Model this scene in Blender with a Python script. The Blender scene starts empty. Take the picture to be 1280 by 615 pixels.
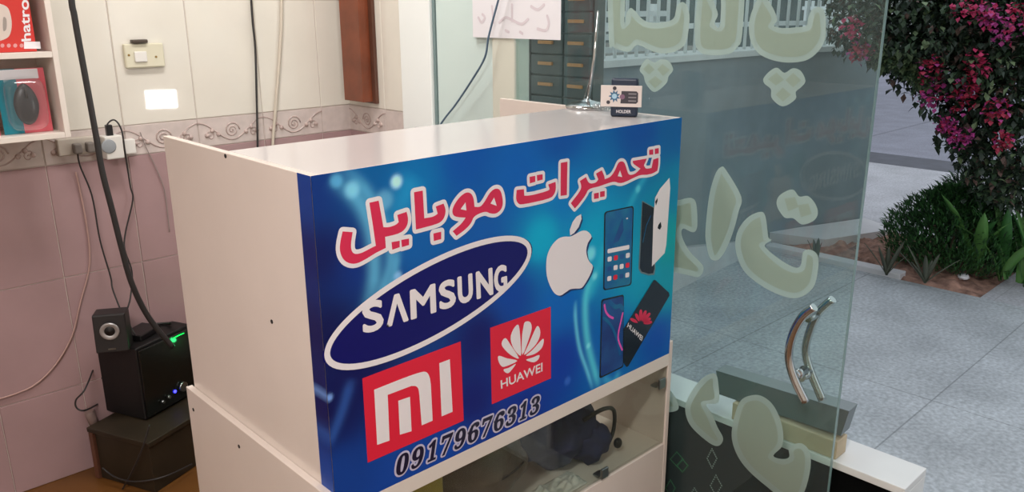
import bpy, math, random
import numpy as np
from mathutils import Vector, Matrix, noise
from mathutils.geometry import tessellate_polygon
R = math.radians
random.seed(7)
sc = bpy.context.scene
col = sc.collection

# ------------------------------------------------------------------ camera, sky, lamps, exposure
CAM = Vector((-0.707189, -1.251326, 1.6)); FPX = 1016.28; YAW, PIT, ROL = R(46.406), R(16.3413), R(0.2531)
_f = Vector((math.cos(PIT)*math.cos(YAW), math.cos(PIT)*math.sin(YAW), -math.sin(PIT)))
_r = Vector((math.sin(YAW), -math.cos(YAW), 0)); _d = _f.cross(_r)
RX = _r*math.cos(ROL) + _d*math.sin(ROL); DN = -_r*math.sin(ROL) + _d*math.cos(ROL)
cd = bpy.data.cameras.new('camera'); cam = bpy.data.objects.new('camera', cd); col.objects.link(cam)
cd.sensor_width = 36; cd.lens = 36*FPX/1280; cd.clip_start = 0.05; cd.clip_end = 200
cam.matrix_world = Matrix(((RX.x, -DN.x, -_f.x, CAM.x), (RX.y, -DN.y, -_f.y, CAM.y), (RX.z, -DN.z, -_f.z, CAM.z), (0, 0, 0, 1)))
sc.camera = cam
sc.view_settings.view_transform = 'Standard'; sc.view_settings.look = 'None'
sc.view_settings.gamma = 1; sc.view_settings.use_curve_mapping = False; sc.view_settings.exposure = 0.0
w = bpy.data.worlds.new('sky'); sc.world = w; w.use_nodes = True
bg = w.node_tree.nodes['Background']
tc = w.node_tree.nodes.new('ShaderNodeTexCoord'); sp = w.node_tree.nodes.new('ShaderNodeSeparateXYZ'); rp = w.node_tree.nodes.new('ShaderNodeValToRGB')
w.node_tree.links.new(tc.outputs['Generated'], sp.inputs[0]); w.node_tree.links.new(sp.outputs['Z'], rp.inputs[0]); w.node_tree.links.new(rp.outputs[0], bg.inputs[0])
rp.color_ramp.elements[0].color = (0.68, 0.69, 0.71, 1); rp.color_ramp.elements[1].color = (0.60, 0.66, 0.74, 1)
bg.inputs[1].default_value = 1.45

def lamp(name, loc, rot, size, power, color):
    l = bpy.data.lights.new(name, 'AREA'); l.shape = 'RECTANGLE'; l.size, l.size_y = size; l.energy = power; l.color = color
    o = bpy.data.objects.new(name, l); o.location = loc; o.rotation_euler = rot; col.objects.link(o); return o
lamp('ceiling_lamp_light', (-1.45, -1.15, 2.86), (0, 0, 0), (1.2, 0.3), 78, (1.0, 0.96, 0.93))
lamp('rear_fill_light', (0.40, 0.85, 2.86), (0, 0, 0), (0.9, 0.3), 25, (1.0, 0.97, 0.95))  # added fill, brightens the right wall and the upper left tiles

# ------------------------------------------------------------------ helpers
def lin(c):
    c = c/255.0
    return c/12.92 if c <= 0.04045 else ((c+0.055)/1.055)**2.4
def L3(rgb): return tuple(lin(x) for x in rgb)
def P(px, py, axis, val):
    """where the sight line of a measured image point meets a real plane of the place"""
    d = RX*(px-640) + DN*(py-307.5) + _f*FPX
    return CAM + d*((val-CAM[axis])/d[axis])

MATS = {}
def mat(name, rgb, rough=0.5, metal=0.0, spec=0.5, var=0.0, vscale=20.0, bump=0.0, bscale=60.0, emit=None, coat=0.0, rgb2=None):
    if name in MATS: return MATS[name]
    m = bpy.data.materials.new(name); m.use_nodes = True; nt = m.node_tree; b = nt.nodes['Principled BSDF']
    c = L3(rgb); b.inputs['Base Color'].default_value = (*c, 1)
    b.inputs['Roughness'].default_value = rough; b.inputs['Metallic'].default_value = metal
    b.inputs['Specular IOR Level'].default_value = spec; b.inputs['Coat Weight'].default_value = coat
    if var or rgb2:
        t = nt.nodes.new('ShaderNodeTexCoord'); n = nt.nodes.new('ShaderNodeTexNoise'); n.inputs['Scale'].default_value = vscale; n.inputs['Detail'].default_value = 5
        r = nt.nodes.new('ShaderNodeValToRGB'); nt.links.new(t.outputs['Object'], n.inputs['Vector']); nt.links.new(n.outputs['Fac'], r.inputs[0])
        c2 = L3(rgb2) if rgb2 else c
        r.color_ramp.elements[0].position = 0.3; r.color_ramp.elements[1].position = 0.7
        r.color_ramp.elements[0].color = (*[x*(1-var) for x in c], 1); r.color_ramp.elements[1].color = (*[min(1, x*(1+var)) for x in c2], 1)
        nt.links.new(r.outputs[0], b.inputs['Base Color'])
    if bump:
        t = nt.nodes.new('ShaderNodeTexCoord'); n = nt.nodes.new('ShaderNodeTexNoise'); n.inputs['Scale'].default_value = bscale; n.inputs['Detail'].default_value = 4
        bp = nt.nodes.new('ShaderNodeBump'); bp.inputs['Strength'].default_value = bump; bp.inputs['Distance'].default_value = 0.01
        nt.links.new(t.outputs['Object'], n.inputs['Vector']); nt.links.new(n.outputs['Fac'], bp.inputs['Height']); nt.links.new(bp.outputs[0], b.inputs['Normal'])
    if emit:
        b.inputs['Emission Color'].default_value = (*L3(emit[0]), 1); b.inputs['Emission Strength'].default_value = emit[1]
    MATS[name] = m; return m
def glass_mat(name, tint, haze=0.0, haze_rgb=(200, 215, 210), refl=1.0, rough=0.0):
    m = bpy.data.materials.new(name); m.use_nodes = True; nt = m.node_tree
    nt.nodes.remove(nt.nodes['Principled BSDF']); out = nt.nodes['Material Output']
    tr = nt.nodes.new('ShaderNodeBsdfTransparent'); tr.inputs[0].default_value = (*tint, 1)
    gl = nt.nodes.new('ShaderNodeBsdfGlossy'); gl.inputs['Roughness'].default_value = rough; gl.inputs['Color'].default_value = (1, 1, 1, 1)
    df = nt.nodes.new('ShaderNodeBsdfDiffuse'); df.inputs[0].default_value = (*L3(haze_rgb), 1)
    m1 = nt.nodes.new('ShaderNodeMixShader'); m1.inputs[0].default_value = haze
    nt.links.new(tr.outputs[0], m1.inputs[1]); nt.links.new(df.outputs[0], m1.inputs[2])
    ge = nt.nodes.new('ShaderNodeNewGeometry'); dt = nt.nodes.new('ShaderNodeVectorMath'); dt.operation = 'DOT_PRODUCT'
    nt.links.new(ge.outputs['Incoming'], dt.inputs[0]); nt.links.new(ge.outputs['Normal'], dt.inputs[1])
    prev = dt.outputs['Value']
    for op, v in (('ABSOLUTE', None), ('SUBTRACT', 1.0), ('POWER', 5.0), ('MULTIPLY', 0.96*refl), ('ADD', 0.04*refl)):   # Schlick reflectance, the same from both sides
        nd = nt.nodes.new('ShaderNodeMath'); nd.operation = op; k = 1 if op == 'SUBTRACT' else 0
        nt.links.new(prev, nd.inputs[k])
        if v is not None: nd.inputs[1-k].default_value = v
        prev = nd.outputs[0]
    mu = nd
    m2 = nt.nodes.new('ShaderNodeMixShader'); nt.links.new(mu.outputs[0], m2.inputs[0]); nt.links.new(m1.outputs[0], m2.inputs[1]); nt.links.new(gl.outputs[0], m2.inputs[2])
    nt.links.new(m2.outputs[0], out.inputs[0]); return m

class MB:
    def __init__(s): s.v = []; s.f = []; s.m = []; s.s = []
    def face(s, pts, m=0, sm=False):
        i = len(s.v); s.v += [Vector(p) for p in pts]; s.f.append(tuple(range(i, i+len(pts)))); s.m.append(m); s.s.append(sm); return s
    def grid(s, rows, m=0, sm=True, closed=False, caps=False):
        i = len(s.v); n = len(rows[0])
        for r in rows: s.v += [Vector(p) for p in r]
        for a in range(len(rows)-1):
            for b in range(n if closed else n-1):
                c = (b+1) % n
                s.f.append((i+a*n+b, i+a*n+c, i+(a+1)*n+c, i+(a+1)*n+b)); s.m.append(m); s.s.append(sm)
        if caps:
            s.f.append(tuple(i+b for b in reversed(range(n)))); s.m.append(m); s.s.append(False)
            k = i+(len(rows)-1)*n; s.f.append(tuple(k+b for b in range(n))); s.m.append(m); s.s.append(False)
        return s
    def box(s, a, b, m=0, rot=0, c=None):
        x0, y0, z0 = a; x1, y1, z1 = b
        p = [Vector(q) for q in ((x0,y0,z0),(x1,y0,z0),(x1,y1,z0),(x0,y1,z0),(x0,y0,z1),(x1,y0,z1),(x1,y1,z1),(x0,y1,z1))]
        if rot:
            c = Vector(c) if c else (p[0]+p[6])/2; M = Matrix.Rotation(rot, 3, 'Z'); p = [M @ (q-c) + c for q in p]
        return s.hexa(p, m)
    def hexa(s, p, m=0):
        i = len(s.v); s.v += [Vector(q) for q in p]
        for f in ((3,2,1,0),(4,5,6,7),(0,1,5,4),(1,2,6,5),(2,3,7,6),(3,0,4,7)): s.f.append(tuple(i+k for k in f)); s.m.append(m); s.s.append(False)
        return s
    def tube(s, pts, r, seg=10, m=0, caps=True):
        pts = [Vector(p) for p in pts]; rows = []; up = None
        for k, p in enumerate(pts):
            t = (pts[min(k+1, len(pts)-1)] - pts[max(k-1, 0)]).normalized()
            if up is None: up = t.orthogonal().normalized()
            else: up = (up - t*up.dot(t)).normalized()
            b = t.cross(up); rr = r[k] if isinstance(r, (list, tuple)) else r
            rows.append([p + (up*math.cos(2*math.pi*a/seg) + b*math.sin(2*math.pi*a/seg))*rr for a in range(seg)])
        return s.grid(rows, m, True, True, caps)
    def lathe(s, c, prof, seg=24, m=0, axis='Z', caps=True):
        c = Vector(c); rows = []
        for r, h in prof:
            row = []
            for a in range(seg):
                t = 2*math.pi*a/seg; q = (r*math.cos(t), r*math.sin(t), h)
                if axis == 'X': q = (h, q[0], q[1])
                if axis == 'Y': q = (q[1], h, q[0])
                row.append(c + Vector(q))
            rows.append(row)
        return s.grid(rows, m, True, True, caps)
    def ball(s, c, r, seg=16, rings=10, m=0, fn=None):
        c = Vector(c); r = Vector(r) if not isinstance(r, (int, float)) else Vector((r, r, r)); rows = []
        for a in range(rings+1):
            t = math.pi*a/rings; row = []
            for b in range(seg):
                q = 2*math.pi*b/seg; n = Vector((math.sin(t)*math.cos(q), math.sin(t)*math.sin(q), -math.cos(t)))
                k = fn(n) if fn else 1.0
                row.append(c + Vector((n.x*r.x, n.y*r.y, n.z*r.z))*k)
            rows.append(row)
        return s.grid(rows, m, True, True, False)
    def fill(s, pts, m=0):
        pts = [Vector(p) for p in pts]; i = len(s.v); s.v += pts
        for t in tessellate_polygon([pts]): s.f.append(tuple(i+k for k in t)); s.m.append(m); s.s.append(False)
        return s
    def plate(s, pts, off, m=0):
        """a filled outline with thickness: off is the vector from front to back"""
        pts = [Vector(p) for p in pts]; off = Vector(off); s.fill(pts, m); s.fill([p+off for p in pts], m); n = len(pts)
        for k in range(n): s.face([pts[k], pts[(k+1) % n], pts[(k+1) % n]+off, pts[k]+off], m)
        return s
    def outline(s, pts, w, nrm, m=0, closed=True):
        """a band of half width w along a line, in the plane with normal nrm, round joins"""
        pts = [Vector(p) for p in pts]; nrm = Vector(nrm).normalized(); n = len(pts)
        for k in range(n if closed else n-1):
            a, b = pts[k], pts[(k+1) % n]
            if (b-a).length < 1e-6: continue
            lift = nrm*(4e-6*(k % 40)); t = (b-a).normalized().cross(nrm)*w; s.face([a-t+lift, b-t+lift, b+t+lift, a+t+lift], m)
        e1 = nrm.orthogonal().normalized(); e2 = nrm.cross(e1)
        for k, p in enumerate(pts):
            p = p + nrm*(1.8e-4 + 4e-6*(k % 40)); s.face([p + (e1*math.cos(a*math.pi/6) + e2*math.sin(a*math.pi/6))*w for a in range(12)], m)
        return s
    def build(s, name, mats, parent=None, loc=None, bevel=0.0, seg=2, solid=0.0, sub=0):
        if parent is not None: off = Vector(parent['_w']); l = Vector((0, 0, 0))
        else:
            if loc is None:
                xs = [p.x for p in s.v]; ys = [p.y for p in s.v]; zs = [p.z for p in s.v]
                loc = ((min(xs)+max(xs))/2, (min(ys)+max(ys))/2, min(zs))
            off = Vector(loc); l = off
        me = bpy.data.meshes.new(name); me.from_pydata([tuple(p-off) for p in s.v], [], s.f)
        if not isinstance(mats, (list, tuple)): mats = [mats]
        for q in mats: me.materials.append(q)
        for p, k, sm in zip(me.polygons, s.m, s.s): p.material_index = k; p.use_smooth = sm
        me.update()
        o = bpy.data.objects.new(name, me); col.objects.link(o); o.location = l; o['_w'] = tuple(off)
        if parent is not None: o.parent = parent
        if bevel:
            wm = o.modifiers.new('weld', 'WELD'); wm.merge_threshold = 1e-5
            b = o.modifiers.new('bevel', 'BEVEL'); b.width = bevel; b.segments = seg; b.limit_method = 'ANGLE'; b.angle_limit = R(40)
        if solid: q = o.modifiers.new('solid', 'SOLIDIFY'); q.thickness = solid; q.offset = 0
        if sub: q = o.modifiers.new('sub', 'SUBSURF'); q.levels = sub; q.render_levels = sub
        return o
def thing(name, loc, label, cat, group=None):
    o = bpy.data.objects.new(name, None); col.objects.link(o); o.location = loc; o.empty_display_size = 0.05; o['_w'] = tuple(loc)
    return tag(o, label, cat, group)
def tag(o, label, cat, group=None):
    o['label'] = label; o['category'] = cat
    if group: o['group'] = group
    return o
def struct(o): o['kind'] = 'structure'; return o
def spline(pts, n=6, closed=False):
    pts = [Vector(p) for p in pts]; N = len(pts); out = []
    for k in range(N if closed else N-1):
        if closed: a, b, c, d = pts[k-1], pts[k], pts[(k+1) % N], pts[(k+2) % N]
        else: a, b, c, d = pts[max(k-1, 0)], pts[k], pts[k+1], pts[min(k+2, N-1)]
        for q in range(n):
            t = q/n
            out.append(0.5*((2*b) + (c-a)*t + (2*a-5*b+4*c-d)*t*t + (3*b-a-3*c+d)*t**3))
    if not closed: out.append(pts[-1])
    return out
def text_mesh(txt, bold=0.0):
    cu = bpy.data.curves.new('text', 'FONT'); cu.body = txt; cu.size = 1; cu.offset = bold; cu.resolution_u = 4
    o = bpy.data.objects.new('text', cu); col.objects.link(o)
    dg = bpy.context.evaluated_depsgraph_get(); me = bpy.data.meshes.new_from_object(o.evaluated_get(dg))
    v = [Vector(q.co) for q in me.vertices]; f = [tuple(p.vertices) for p in me.polygons]
    bpy.data.objects.remove(o); bpy.data.curves.remove(cu); bpy.data.meshes.remove(me)
    return v, f
def text_on(mb, txt, quad, m=0, bold=0.0, shift=(0, 0, 0), band=0.0, bm=None):
    """lettering laid into a quad of world points (top-left, top-right, bottom-right, bottom-left)"""
    v, f = text_mesh(txt, bold); x0 = min(p.x for p in v); x1 = max(p.x for p in v); y0 = min(p.y for p in v); y1 = max(p.y for p in v)
    TL, TR, BR, BL = [Vector(q) + Vector(shift) for q in quad]; i = len(mb.v)
    for p in v:
        a = (p.x-x0)/(x1-x0); b = (p.y-y0)/(y1-y0)
        mb.v.append(BL.lerp(BR, a).lerp(TL.lerp(TR, a), b))
    for q in f: mb.f.append(tuple(i+k for k in q)); mb.m.append(m); mb.s.append(False)
    if band:
        cnt = {}
        for q in f:
            for a, b in zip(q, q[1:]+q[:1]): e = (min(a, b), max(a, b)); cnt[e] = cnt.get(e, 0)+1
        P0 = [Vector(p) for p in mb.v[i:]]; nrm = (TR-TL).cross(TL-BL).normalized()
        for k, (a, b) in enumerate(e for e, c in cnt.items() if c == 1):
            mb.outline([P0[a]-nrm*(3.6e-4)+nrm*(8.1e-6*(k % 20)), P0[b]-nrm*(3.6e-4)+nrm*(8.1e-6*(k % 20))], band, nrm, m if bm is None else bm, False)

# ------------------------------------------------------------------ materials
M_lam = mat('white_laminate', (224, 211, 202), 0.22, spec=0.5, var=0.02, vscale=6)
M_lamtop = mat('glossy_white_laminate', (206, 199, 198), 0.13, spec=0.6)
M_edge = mat('white_edge_band', (232, 222, 212), 0.35)
M_tile_up = mat('pale_wall_tile', (226, 221, 210), 0.045, spec=0.6, var=0.03, vscale=5)
M_tile_low = mat('pink_wall_tile', (168, 139, 140), 0.12, spec=0.5, var=0.09, vscale=2.5)
M_border = mat('floral_border_tile', (206, 193, 188), 0.1, spec=0.6, var=0.08, vscale=25)
M_relief = mat('floral_relief', (188, 168, 162), 0.08, spec=0.8, var=0.1, vscale=30)
M_grout = mat('tile_grout', (190, 176, 168), 0.8)
M_black = mat('black_plastic', (18, 17, 18), 0.3)
M_blackm = mat('matt_black_rubber', (30, 28, 28), 0.6)
M_gloss = mat('glossy_black_plastic', (17, 19, 17), 0.16)
M_chrome = mat('chrome', (190, 192, 192), 0.16, 1.0)
M_steel = mat('brushed_steel', (150, 155, 155), 0.3, 1.0)
M_white = mat('white_plastic', (225, 222, 216), 0.35)
M_cream = mat('cream_plastic', (216, 210, 186), 0.35)
M_paper = mat('white_paper', (232, 230, 234), 0.6)
M_frame = mat('white_frame', (240, 244, 242), 0.35)
M_pvc = mat('pale_green_panel', (205, 222, 218), 0.3)
M_plaster = mat('white_plaster', (218, 212, 204), 0.8, var=0.03, bump=0.1)
M_wood = mat('red_brown_wood', (126, 66, 42), 0.35, var=0.25, vscale=9)
M_wooddark = mat('dark_brown_wood', (92, 58, 44), 0.4, var=0.2, vscale=9)
M_glass = glass_mat('door_glass', (0.86, 0.93, 0.91), 0.03, (185, 215, 218), 0.6)
M_glassedge = mat('glass_edge', (120, 150, 145), 0.1, spec=0.8)
M_cabglass = glass_mat('cabinet_glass', (0.86, 0.88, 0.85), 0.02, (200, 200, 190), 0.8)
M_clear = glass_mat('clear_plastic', (0.93, 0.94, 0.94), 0.06, (230, 230, 230), 1.6, 0.08)
# ------------------------------------------------------------------ room shell
WV = 1.70; WU = 1.17
struct(MB().box((-2.7, -3.1, -0.06), (1.16, 1.8, 0)).build('floor', mat('ochre_floor_tile', (104, 66, 28), 0.4, var=0.12, vscale=5)))
struct(MB().box((-2.7, -3.1, 3.0), (1.3, 1.8, 3.08)).build('ceiling', M_plaster))
def tiled_wall(name, axis, a0, a1, phase):
    """tiles stand proud of the grout; axis 'v' is the wall facing the door side, 'u' the one beside the shop front"""
    mb = MB()
    def pt(a, d, z): return (a, WV-d, z) if axis == 'v' else (WU-d, a, z)
    def slab(s0, s1, z0, z1, m, d=0.004):
        g = 0.0009; b = 0.002; s0 += g; s1 -= g; z0 += g; z1 -= g
        q = [pt(s0, 0.0, z0), pt(s1, 0.0, z0), pt(s1, 0.0, z1), pt(s0, 0.0, z1)]
        t = random.uniform(-0.0007, 0.0007); t2 = random.uniform(-0.0007, 0.0007)
        r = [pt(s0+b, d+t, z0+b), pt(s1-b, d-t, z0+b), pt(s1-b, d-t2, z1-b), pt(s0+b, d+t2, z1-b)]
        mb.face(r, m)
        for k in range(4): mb.face([q[k], q[(k+1) % 4], r[(k+1) % 4], r[k]], m)
    mb.face([pt(a0, 0.0005, 0), pt(a1, 0.0005, 0), pt(a1, 0.0005, 3), pt(a0, 0.0005, 3)], 0)
    mb.face([pt(a0, -0.1, 0), pt(a1, -0.1, 0), pt(a1, -0.1, 3), pt(a0, -0.1, 3)], 0)
    W = 0.258; k = math.floor((a0-phase)/W)
    while phase + k*W < a1:
        s0 = max(a0, phase+k*W); s1 = min(a1, phase+(k+1)*W); k += 1
        if s1-s0 < 0.01: continue
        for z0, z1, m in ((0, 0.33, 2), (0.33, 0.725, 2), (0.725, 1.11, 2), (1.11, 1.215, 3), (1.215, 1.632, 1), (1.632, 2.05, 1), (2.05, 2.47, 1), (2.47, 3.0, 1)):
            slab(s0, s1, z0, z1, m)
        if s1-s0 > 0.2:                                   # raised scroll and rosette of the border
            c = (s0+s1)/2; zc = 1.163; Wd = s1-s0
            sp_ = [pt(c + 0.030*(1-t/26)*math.cos(t*0.55), 0.0045, zc + 0.030*(1-t/26)*math.sin(t*0.55)) for t in range(26)]
            mb.tube(sp_, 0.0028, 5, 4)
            mb.tube([pt(s0+Wd*t/16, 0.0045, zc+0.036*math.cos(2*math.pi*t/16)) for t in range(17)], 0.0026, 5, 4)
            for sg in (-1, 1):
                for t in range(3):
                    mb.ball(pt(c+sg*(0.055+0.022*t), 0.004, zc-0.012+0.016*(t % 2)), 0.009, 8, 5, 4)
                sp2 = [pt(c+sg*(0.085+0.018*(1-t/16)*math.cos(t*0.6)), 0.0045, zc-0.015+0.02*(1-t/16)*math.sin(t*0.6)) for t in range(16)]
                mb.tube(sp2, 0.0022, 5, 4)
    return struct(mb.build(name, [M_grout, M_tile_up, M_tile_low, M_border, M_relief], loc=pt(a0, 0, 0)))
tiled_wall('wall_left', 'v', -2.6, WU, -0.001)
tiled_wall('wall_right', 'u', 1.302, WV, 1.302+0.398-0.258)
struct(MB().box((-2.7, -3.1, 0), (-2.6, 1.8, 3.0)).build('wall_back', M_plaster))
struct(MB().box((-2.6, -3.1, 0), (1.2, -3.0, 3.0)).build('wall_side', M_plaster))
struct(MB().box((1.17, -3.0, 0), (1.27, -1.45, 3.0)).build('wall_front', M_plaster))
struct(MB().box((1.155, -1.45, 2.35), (1.25, 1.30, 3.0)).build('wall_lintel', M_plaster))
struct(MB().box((1.148, 1.118, 0), (1.23, 1.301, 2.35)).build('trim_1', M_frame, bevel=0.004))
mb = MB().box((1.165, 0.80, 0), (1.22, 1.10, 2.35)).box((1.16, 1.103, 0), (1.22, 1.117, 2.35), 1)
struct(mb.build('wall_panel', [M_pvc, mat('groove_grey', (120, 140, 140), 0.5)]))
struct(MB().box((1.155, 0.69, 0), (1.225, 0.798, 2.35)).build('trim_2', mat('cream_post', (214, 214, 200), 0.4), bevel=0.005))
struct(MB().box((1.164, 0.4765, 0.02), (1.176, 0.69, 2.35)).build('window_1', M_glass))
struct(MB().box((1.15, -1.45, 0), (1.26, 0.70, 0.018)).build('trim_3', mat('marble_sill', (200, 200, 196), 0.3, var=0.05)))

# ------------------------------------------------------------------ the frosted glass door
door = bpy.data.objects.new('door_1', None); col.objects.link(door); door.location = (WU, 0.474, 0.02); door['_w'] = (WU, 0.474, 0.02); struct(door)
pane = MB().box((1.164, -0.473, 0.022), (1.176, 0.474, 2.34)).build('glass_pane', M_glass, door)
MB().box((1.1638, -0.4745, 0.022), (1.1762, -0.4735, 2.34)).build('glass_edge', M_glassedge, door)
def frost(name, rgb, a):
    m = bpy.data.materials.new(name); m.use_nodes = True; nt = m.node_tree; b = nt.nodes['Principled BSDF']
    b.inputs['Base Color'].default_value = (*L3(rgb), 1); b.inputs['Roughness'].default_value = 0.6; b.inputs['Alpha'].default_value = a
    tl = nt.nodes.new('ShaderNodeBsdfTranslucent'); tl.inputs[0].default_value = (*L3(rgb), 1)
    mx = nt.nodes.new('ShaderNodeMixShader'); mx.inputs[0].default_value = 0.5
    t = nt.nodes.new('ShaderNodeBsdfTransparent'); m2 = nt.nodes.new('ShaderNodeMixShader'); m2.inputs[0].default_value = a
    b.inputs['Alpha'].default_value = 1
    nt.links.new(b.outputs[0], mx.inputs[1]); nt.links.new(tl.outputs[0], mx.inputs[2]); nt.links.new(t.outputs[0], m2.inputs[1]); nt.links.new(mx.outputs[0], m2.inputs[2])
    nt.links.new(m2.outputs[0], nt.nodes['Material Output'].inputs[0]); return m
M_fr1 = frost('frosted_film_rim', (192, 210, 200), 0.84); M_fr2 = frost('frosted_film', (184, 198, 182), 0.86)
def sc_(pts, k, x0, y0): return [(x0+a/k, y0+b/k) for a, b in pts]
glass_letters = [
 [(761,-60),(761,50),(766,58),(773,62),(787,64.5),(797,56),(815,64),(831,67),(848,62.5),(858,51),(862,23),(859,8),(853,2.5),(846,8),(842,23),(828,28),(812,28),(802,23),(794,14),(788,10),(783,17),(782,25),(780.5,25),(782,-60)],
 [(880,-60),(870,15),(868.5,40),(870,58),(878,67),(892,69),(912,67),(921,59),(928,41),(930,-60),(903,-60),(901,28),(893,29),(897.5,18),(893,4.5),(889,-10),(887,-60)],
 [(951,-9),(946,0),(938.5,18),(936,34),(938.5,52),(947.5,66),(962,74),(980.6,78),(999,77.4),(1012.5,73),(1025,61.5),(1032,45.5),(1032,23),(1029.5,12.5),(1022.7,8.6),(1014.7,12.5),(1010,23),(1008,32),(996.5,34),(978,35),(967,32),(971.5,25),(967,11.4),(960,0),(955,-9)],
 sc_([(490,372),(530,400),(575,375),(620,390),(645,445),(620,480),(592,505),(590,545),(520,585),(460,540),(455,490),(420,460),(415,430),(450,390)], 4.395, 860, 0),
 sc_([(355,175),(400,195),(440,175),(490,185),(520,240),(490,285),(475,330),(400,385),(345,330),(330,280),(305,245),(330,190)], 5.125, 740, 40),
 sc_([(200,60),(220,75),(280,180),(270,240),(245,330),(215,400),(185,437),(155,430),(140,380),(135,320),(150,180),(175,90)], 3.236, 840, 190),
 sc_([(490,152),(515,180),(550,178),(580,210),(590,250),(570,280),(525,293),(490,268),(455,265),(425,220),(428,185),(455,162)], 3.236, 840, 190),
 sc_([(355,242),(378,260),(390,345),(405,355),(375,380),(430,430),(490,465),(520,460),(530,405),(560,395),(590,420),(590,480),(570,550),(510,590),(440,580),(360,540),(290,480),(258,400),(262,330),(300,270)], 3.236, 840, 190),
 sc_([(-60,190),(20,195),(75,185),(98,210),(102,300),(85,325),(45,310),(40,340),(70,400),(125,460),(115,500),(75,500),(-60,440)], 3.236, 840, 190),
 sc_([(225,95),(175,110),(130,160),(95,230),(100,290),(130,340),(200,400),(240,412),(260,380),(235,330),(210,270),(185,230),(238,222),(240,150)], 3.513, 830, 440),
 sc_([(400,188),(340,210),(310,280),(297,370),(320,450),(370,520),(450,590),(520,640),(600,640),(640,530),(640,440),(600,400),(550,420),(550,460),(520,470),(480,455),(520,410),(520,330),(490,250),(450,205)], 3.513, 830, 440),
 sc_([(-20,150),(30,170),(65,240),(40,262),(-20,255)], 3.513, 830, 440)]
dots = {3: ([(490,372),(530,400),(575,375),(620,390),(645,445),(620,480),(592,505),(590,545),(520,585),(460,540),(455,490),(420,460),(415,430),(450,390)], [[(487,398),(528,438),(483,470),(440,435)],[(578,400),(622,440),(578,480),(536,440)],[(522,480),(566,520),(522,558),(482,520)]], 4.395, 860, 0),
 4: (0, [[(362,200),(402,240),(366,272),(328,238)],[(452,205),(500,242),(456,282),(418,240)],[(406,282),(452,318),(405,360),(360,318)]], 5.125, 740, 40), 6: (0, [[(455,188),(498,182),(512,222),(470,240)],[(510,215),(552,208),(566,250),(522,264)]], 3.236, 840, 190)}
for li, pl in enumerate(glass_letters):
    def inset(pts, d):
        n = len(pts); ar = sum(pts[k][0]*pts[(k+1) % n][1]-pts[(k+1) % n][0]*pts[k][1] for k in range(n)); sg = 1 if ar > 0 else -1; out = []
        for k in range(n):
            a, b, c = Vector(pts[k-1]), Vector(pts[k]), Vector(pts[(k+1) % n])
            n1 = Vector((-(b-a).y, (b-a).x)).normalized()*sg; n2 = Vector((-(c-b).y, (c-b).x)).normalized()*sg
            bi = (n1+n2); bi = bi.normalized() if bi.length > 0.1 else n1
            out.append(tuple(b+bi*d))
        return out
    ins = inset(pl, 7.0)
    def on(pts): return spline([P(a, b, 0, 1.1632) for a, b in pts], 4, True)
    outer = on(pl); inner = [P(a, b, 0, 1.1632) for a, b in ins]
    mb = MB(); mb.fill(outer, 0)
    for piece in ([spline(inner, 4, True)] if li not in dots else [[P(a, b, 0, 1.1632) for a, b in sc_(dd_, *dots[li][2:])] for dd_ in dots[li][1]]):
        mb.fill([p - Vector((0.0006, 0, 0)) for p in piece], 1)
    mb.build('frosted_letter', [M_fr1, M_fr2], door)
for off, seqn in ((-0.062, [(1018,384),(1003,396),(991,418),(986,445),(992,471),(1007,503)]), (0.062, [(1041,374),(1022,392),(1011,418),(1007,440),(1013,464),(1028,500)])):
    pts = spline([P(a, b, 0, WU+off) for a, b in seqn], 6)
    h = MB().tube(pts, 0.0108, 14).build('handle', M_chrome, door)
    for q in (P(*(seqn[4]), 0, WU+off),):
        MB().tube([(WU + (0.007 if off > 0 else -0.007), q.y, q.z), (WU+off*0.6, q.y, q.z), (WU+off, q.y, q.z)], [0.013, 0.010, 0.010], 12).ball((WU+off*0.55, q.y, q.z), 0.014).build('standoff', M_chrome, h)
    q = P(*seqn[1], 0, WU+off)
    MB().tube([(WU + (0.007 if off > 0 else -0.007), q.y, q.z), (WU+off, q.y, q.z)], 0.010, 12).build('standoff', M_chrome, h)

# ------------------------------------------------------------------ counter (upper box with the printed sign)
TZ, SB, CW = 1.32, 0.645, 1.105
counter = thing('repair_counter', (0.55, 0.3, SB), 'white laminate counter box with a blue printed phone repair sign on its front', 'counter')
lp = MB().box((0, 0.002, SB), (0.016, 0.655, TZ)).build('side_panel', [M_lam], counter, bevel=0.0015)
MB().box((1.089, 0.002, SB), (1.105, 0.69, TZ)).build('side_panel', [M_lam], counter, bevel=0.0015)
MB().box((0.0165, 0.001, 1.304), (1.0885, 0.352, TZ)).build('top_panel', M_lamtop, counter, bevel=0.0012)
MB().box((0.0165, 0.001, SB), (1.0885, 0.016, 1.3035)).build('front_panel', M_lam, counter)
MB().box((0.0165, 0.0165, SB), (1.0885, 0.27, SB+0.016)).build('bottom_panel', M_lam, counter)
for a, b in ((282, 195), (340, 402)):
    q = P(a, b, 0, 0); MB().lathe((-0.0012, q.y, q.z), [(0.0045, 0), (0.0045, 0.0012)], 12, axis='X').build('screw_hole', M_blackm, lp)
def SP(x, y, d=0.0): q = P(x, y, 1, 0); return Vector((q.x, -0.0016-d, q.z))
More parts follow.
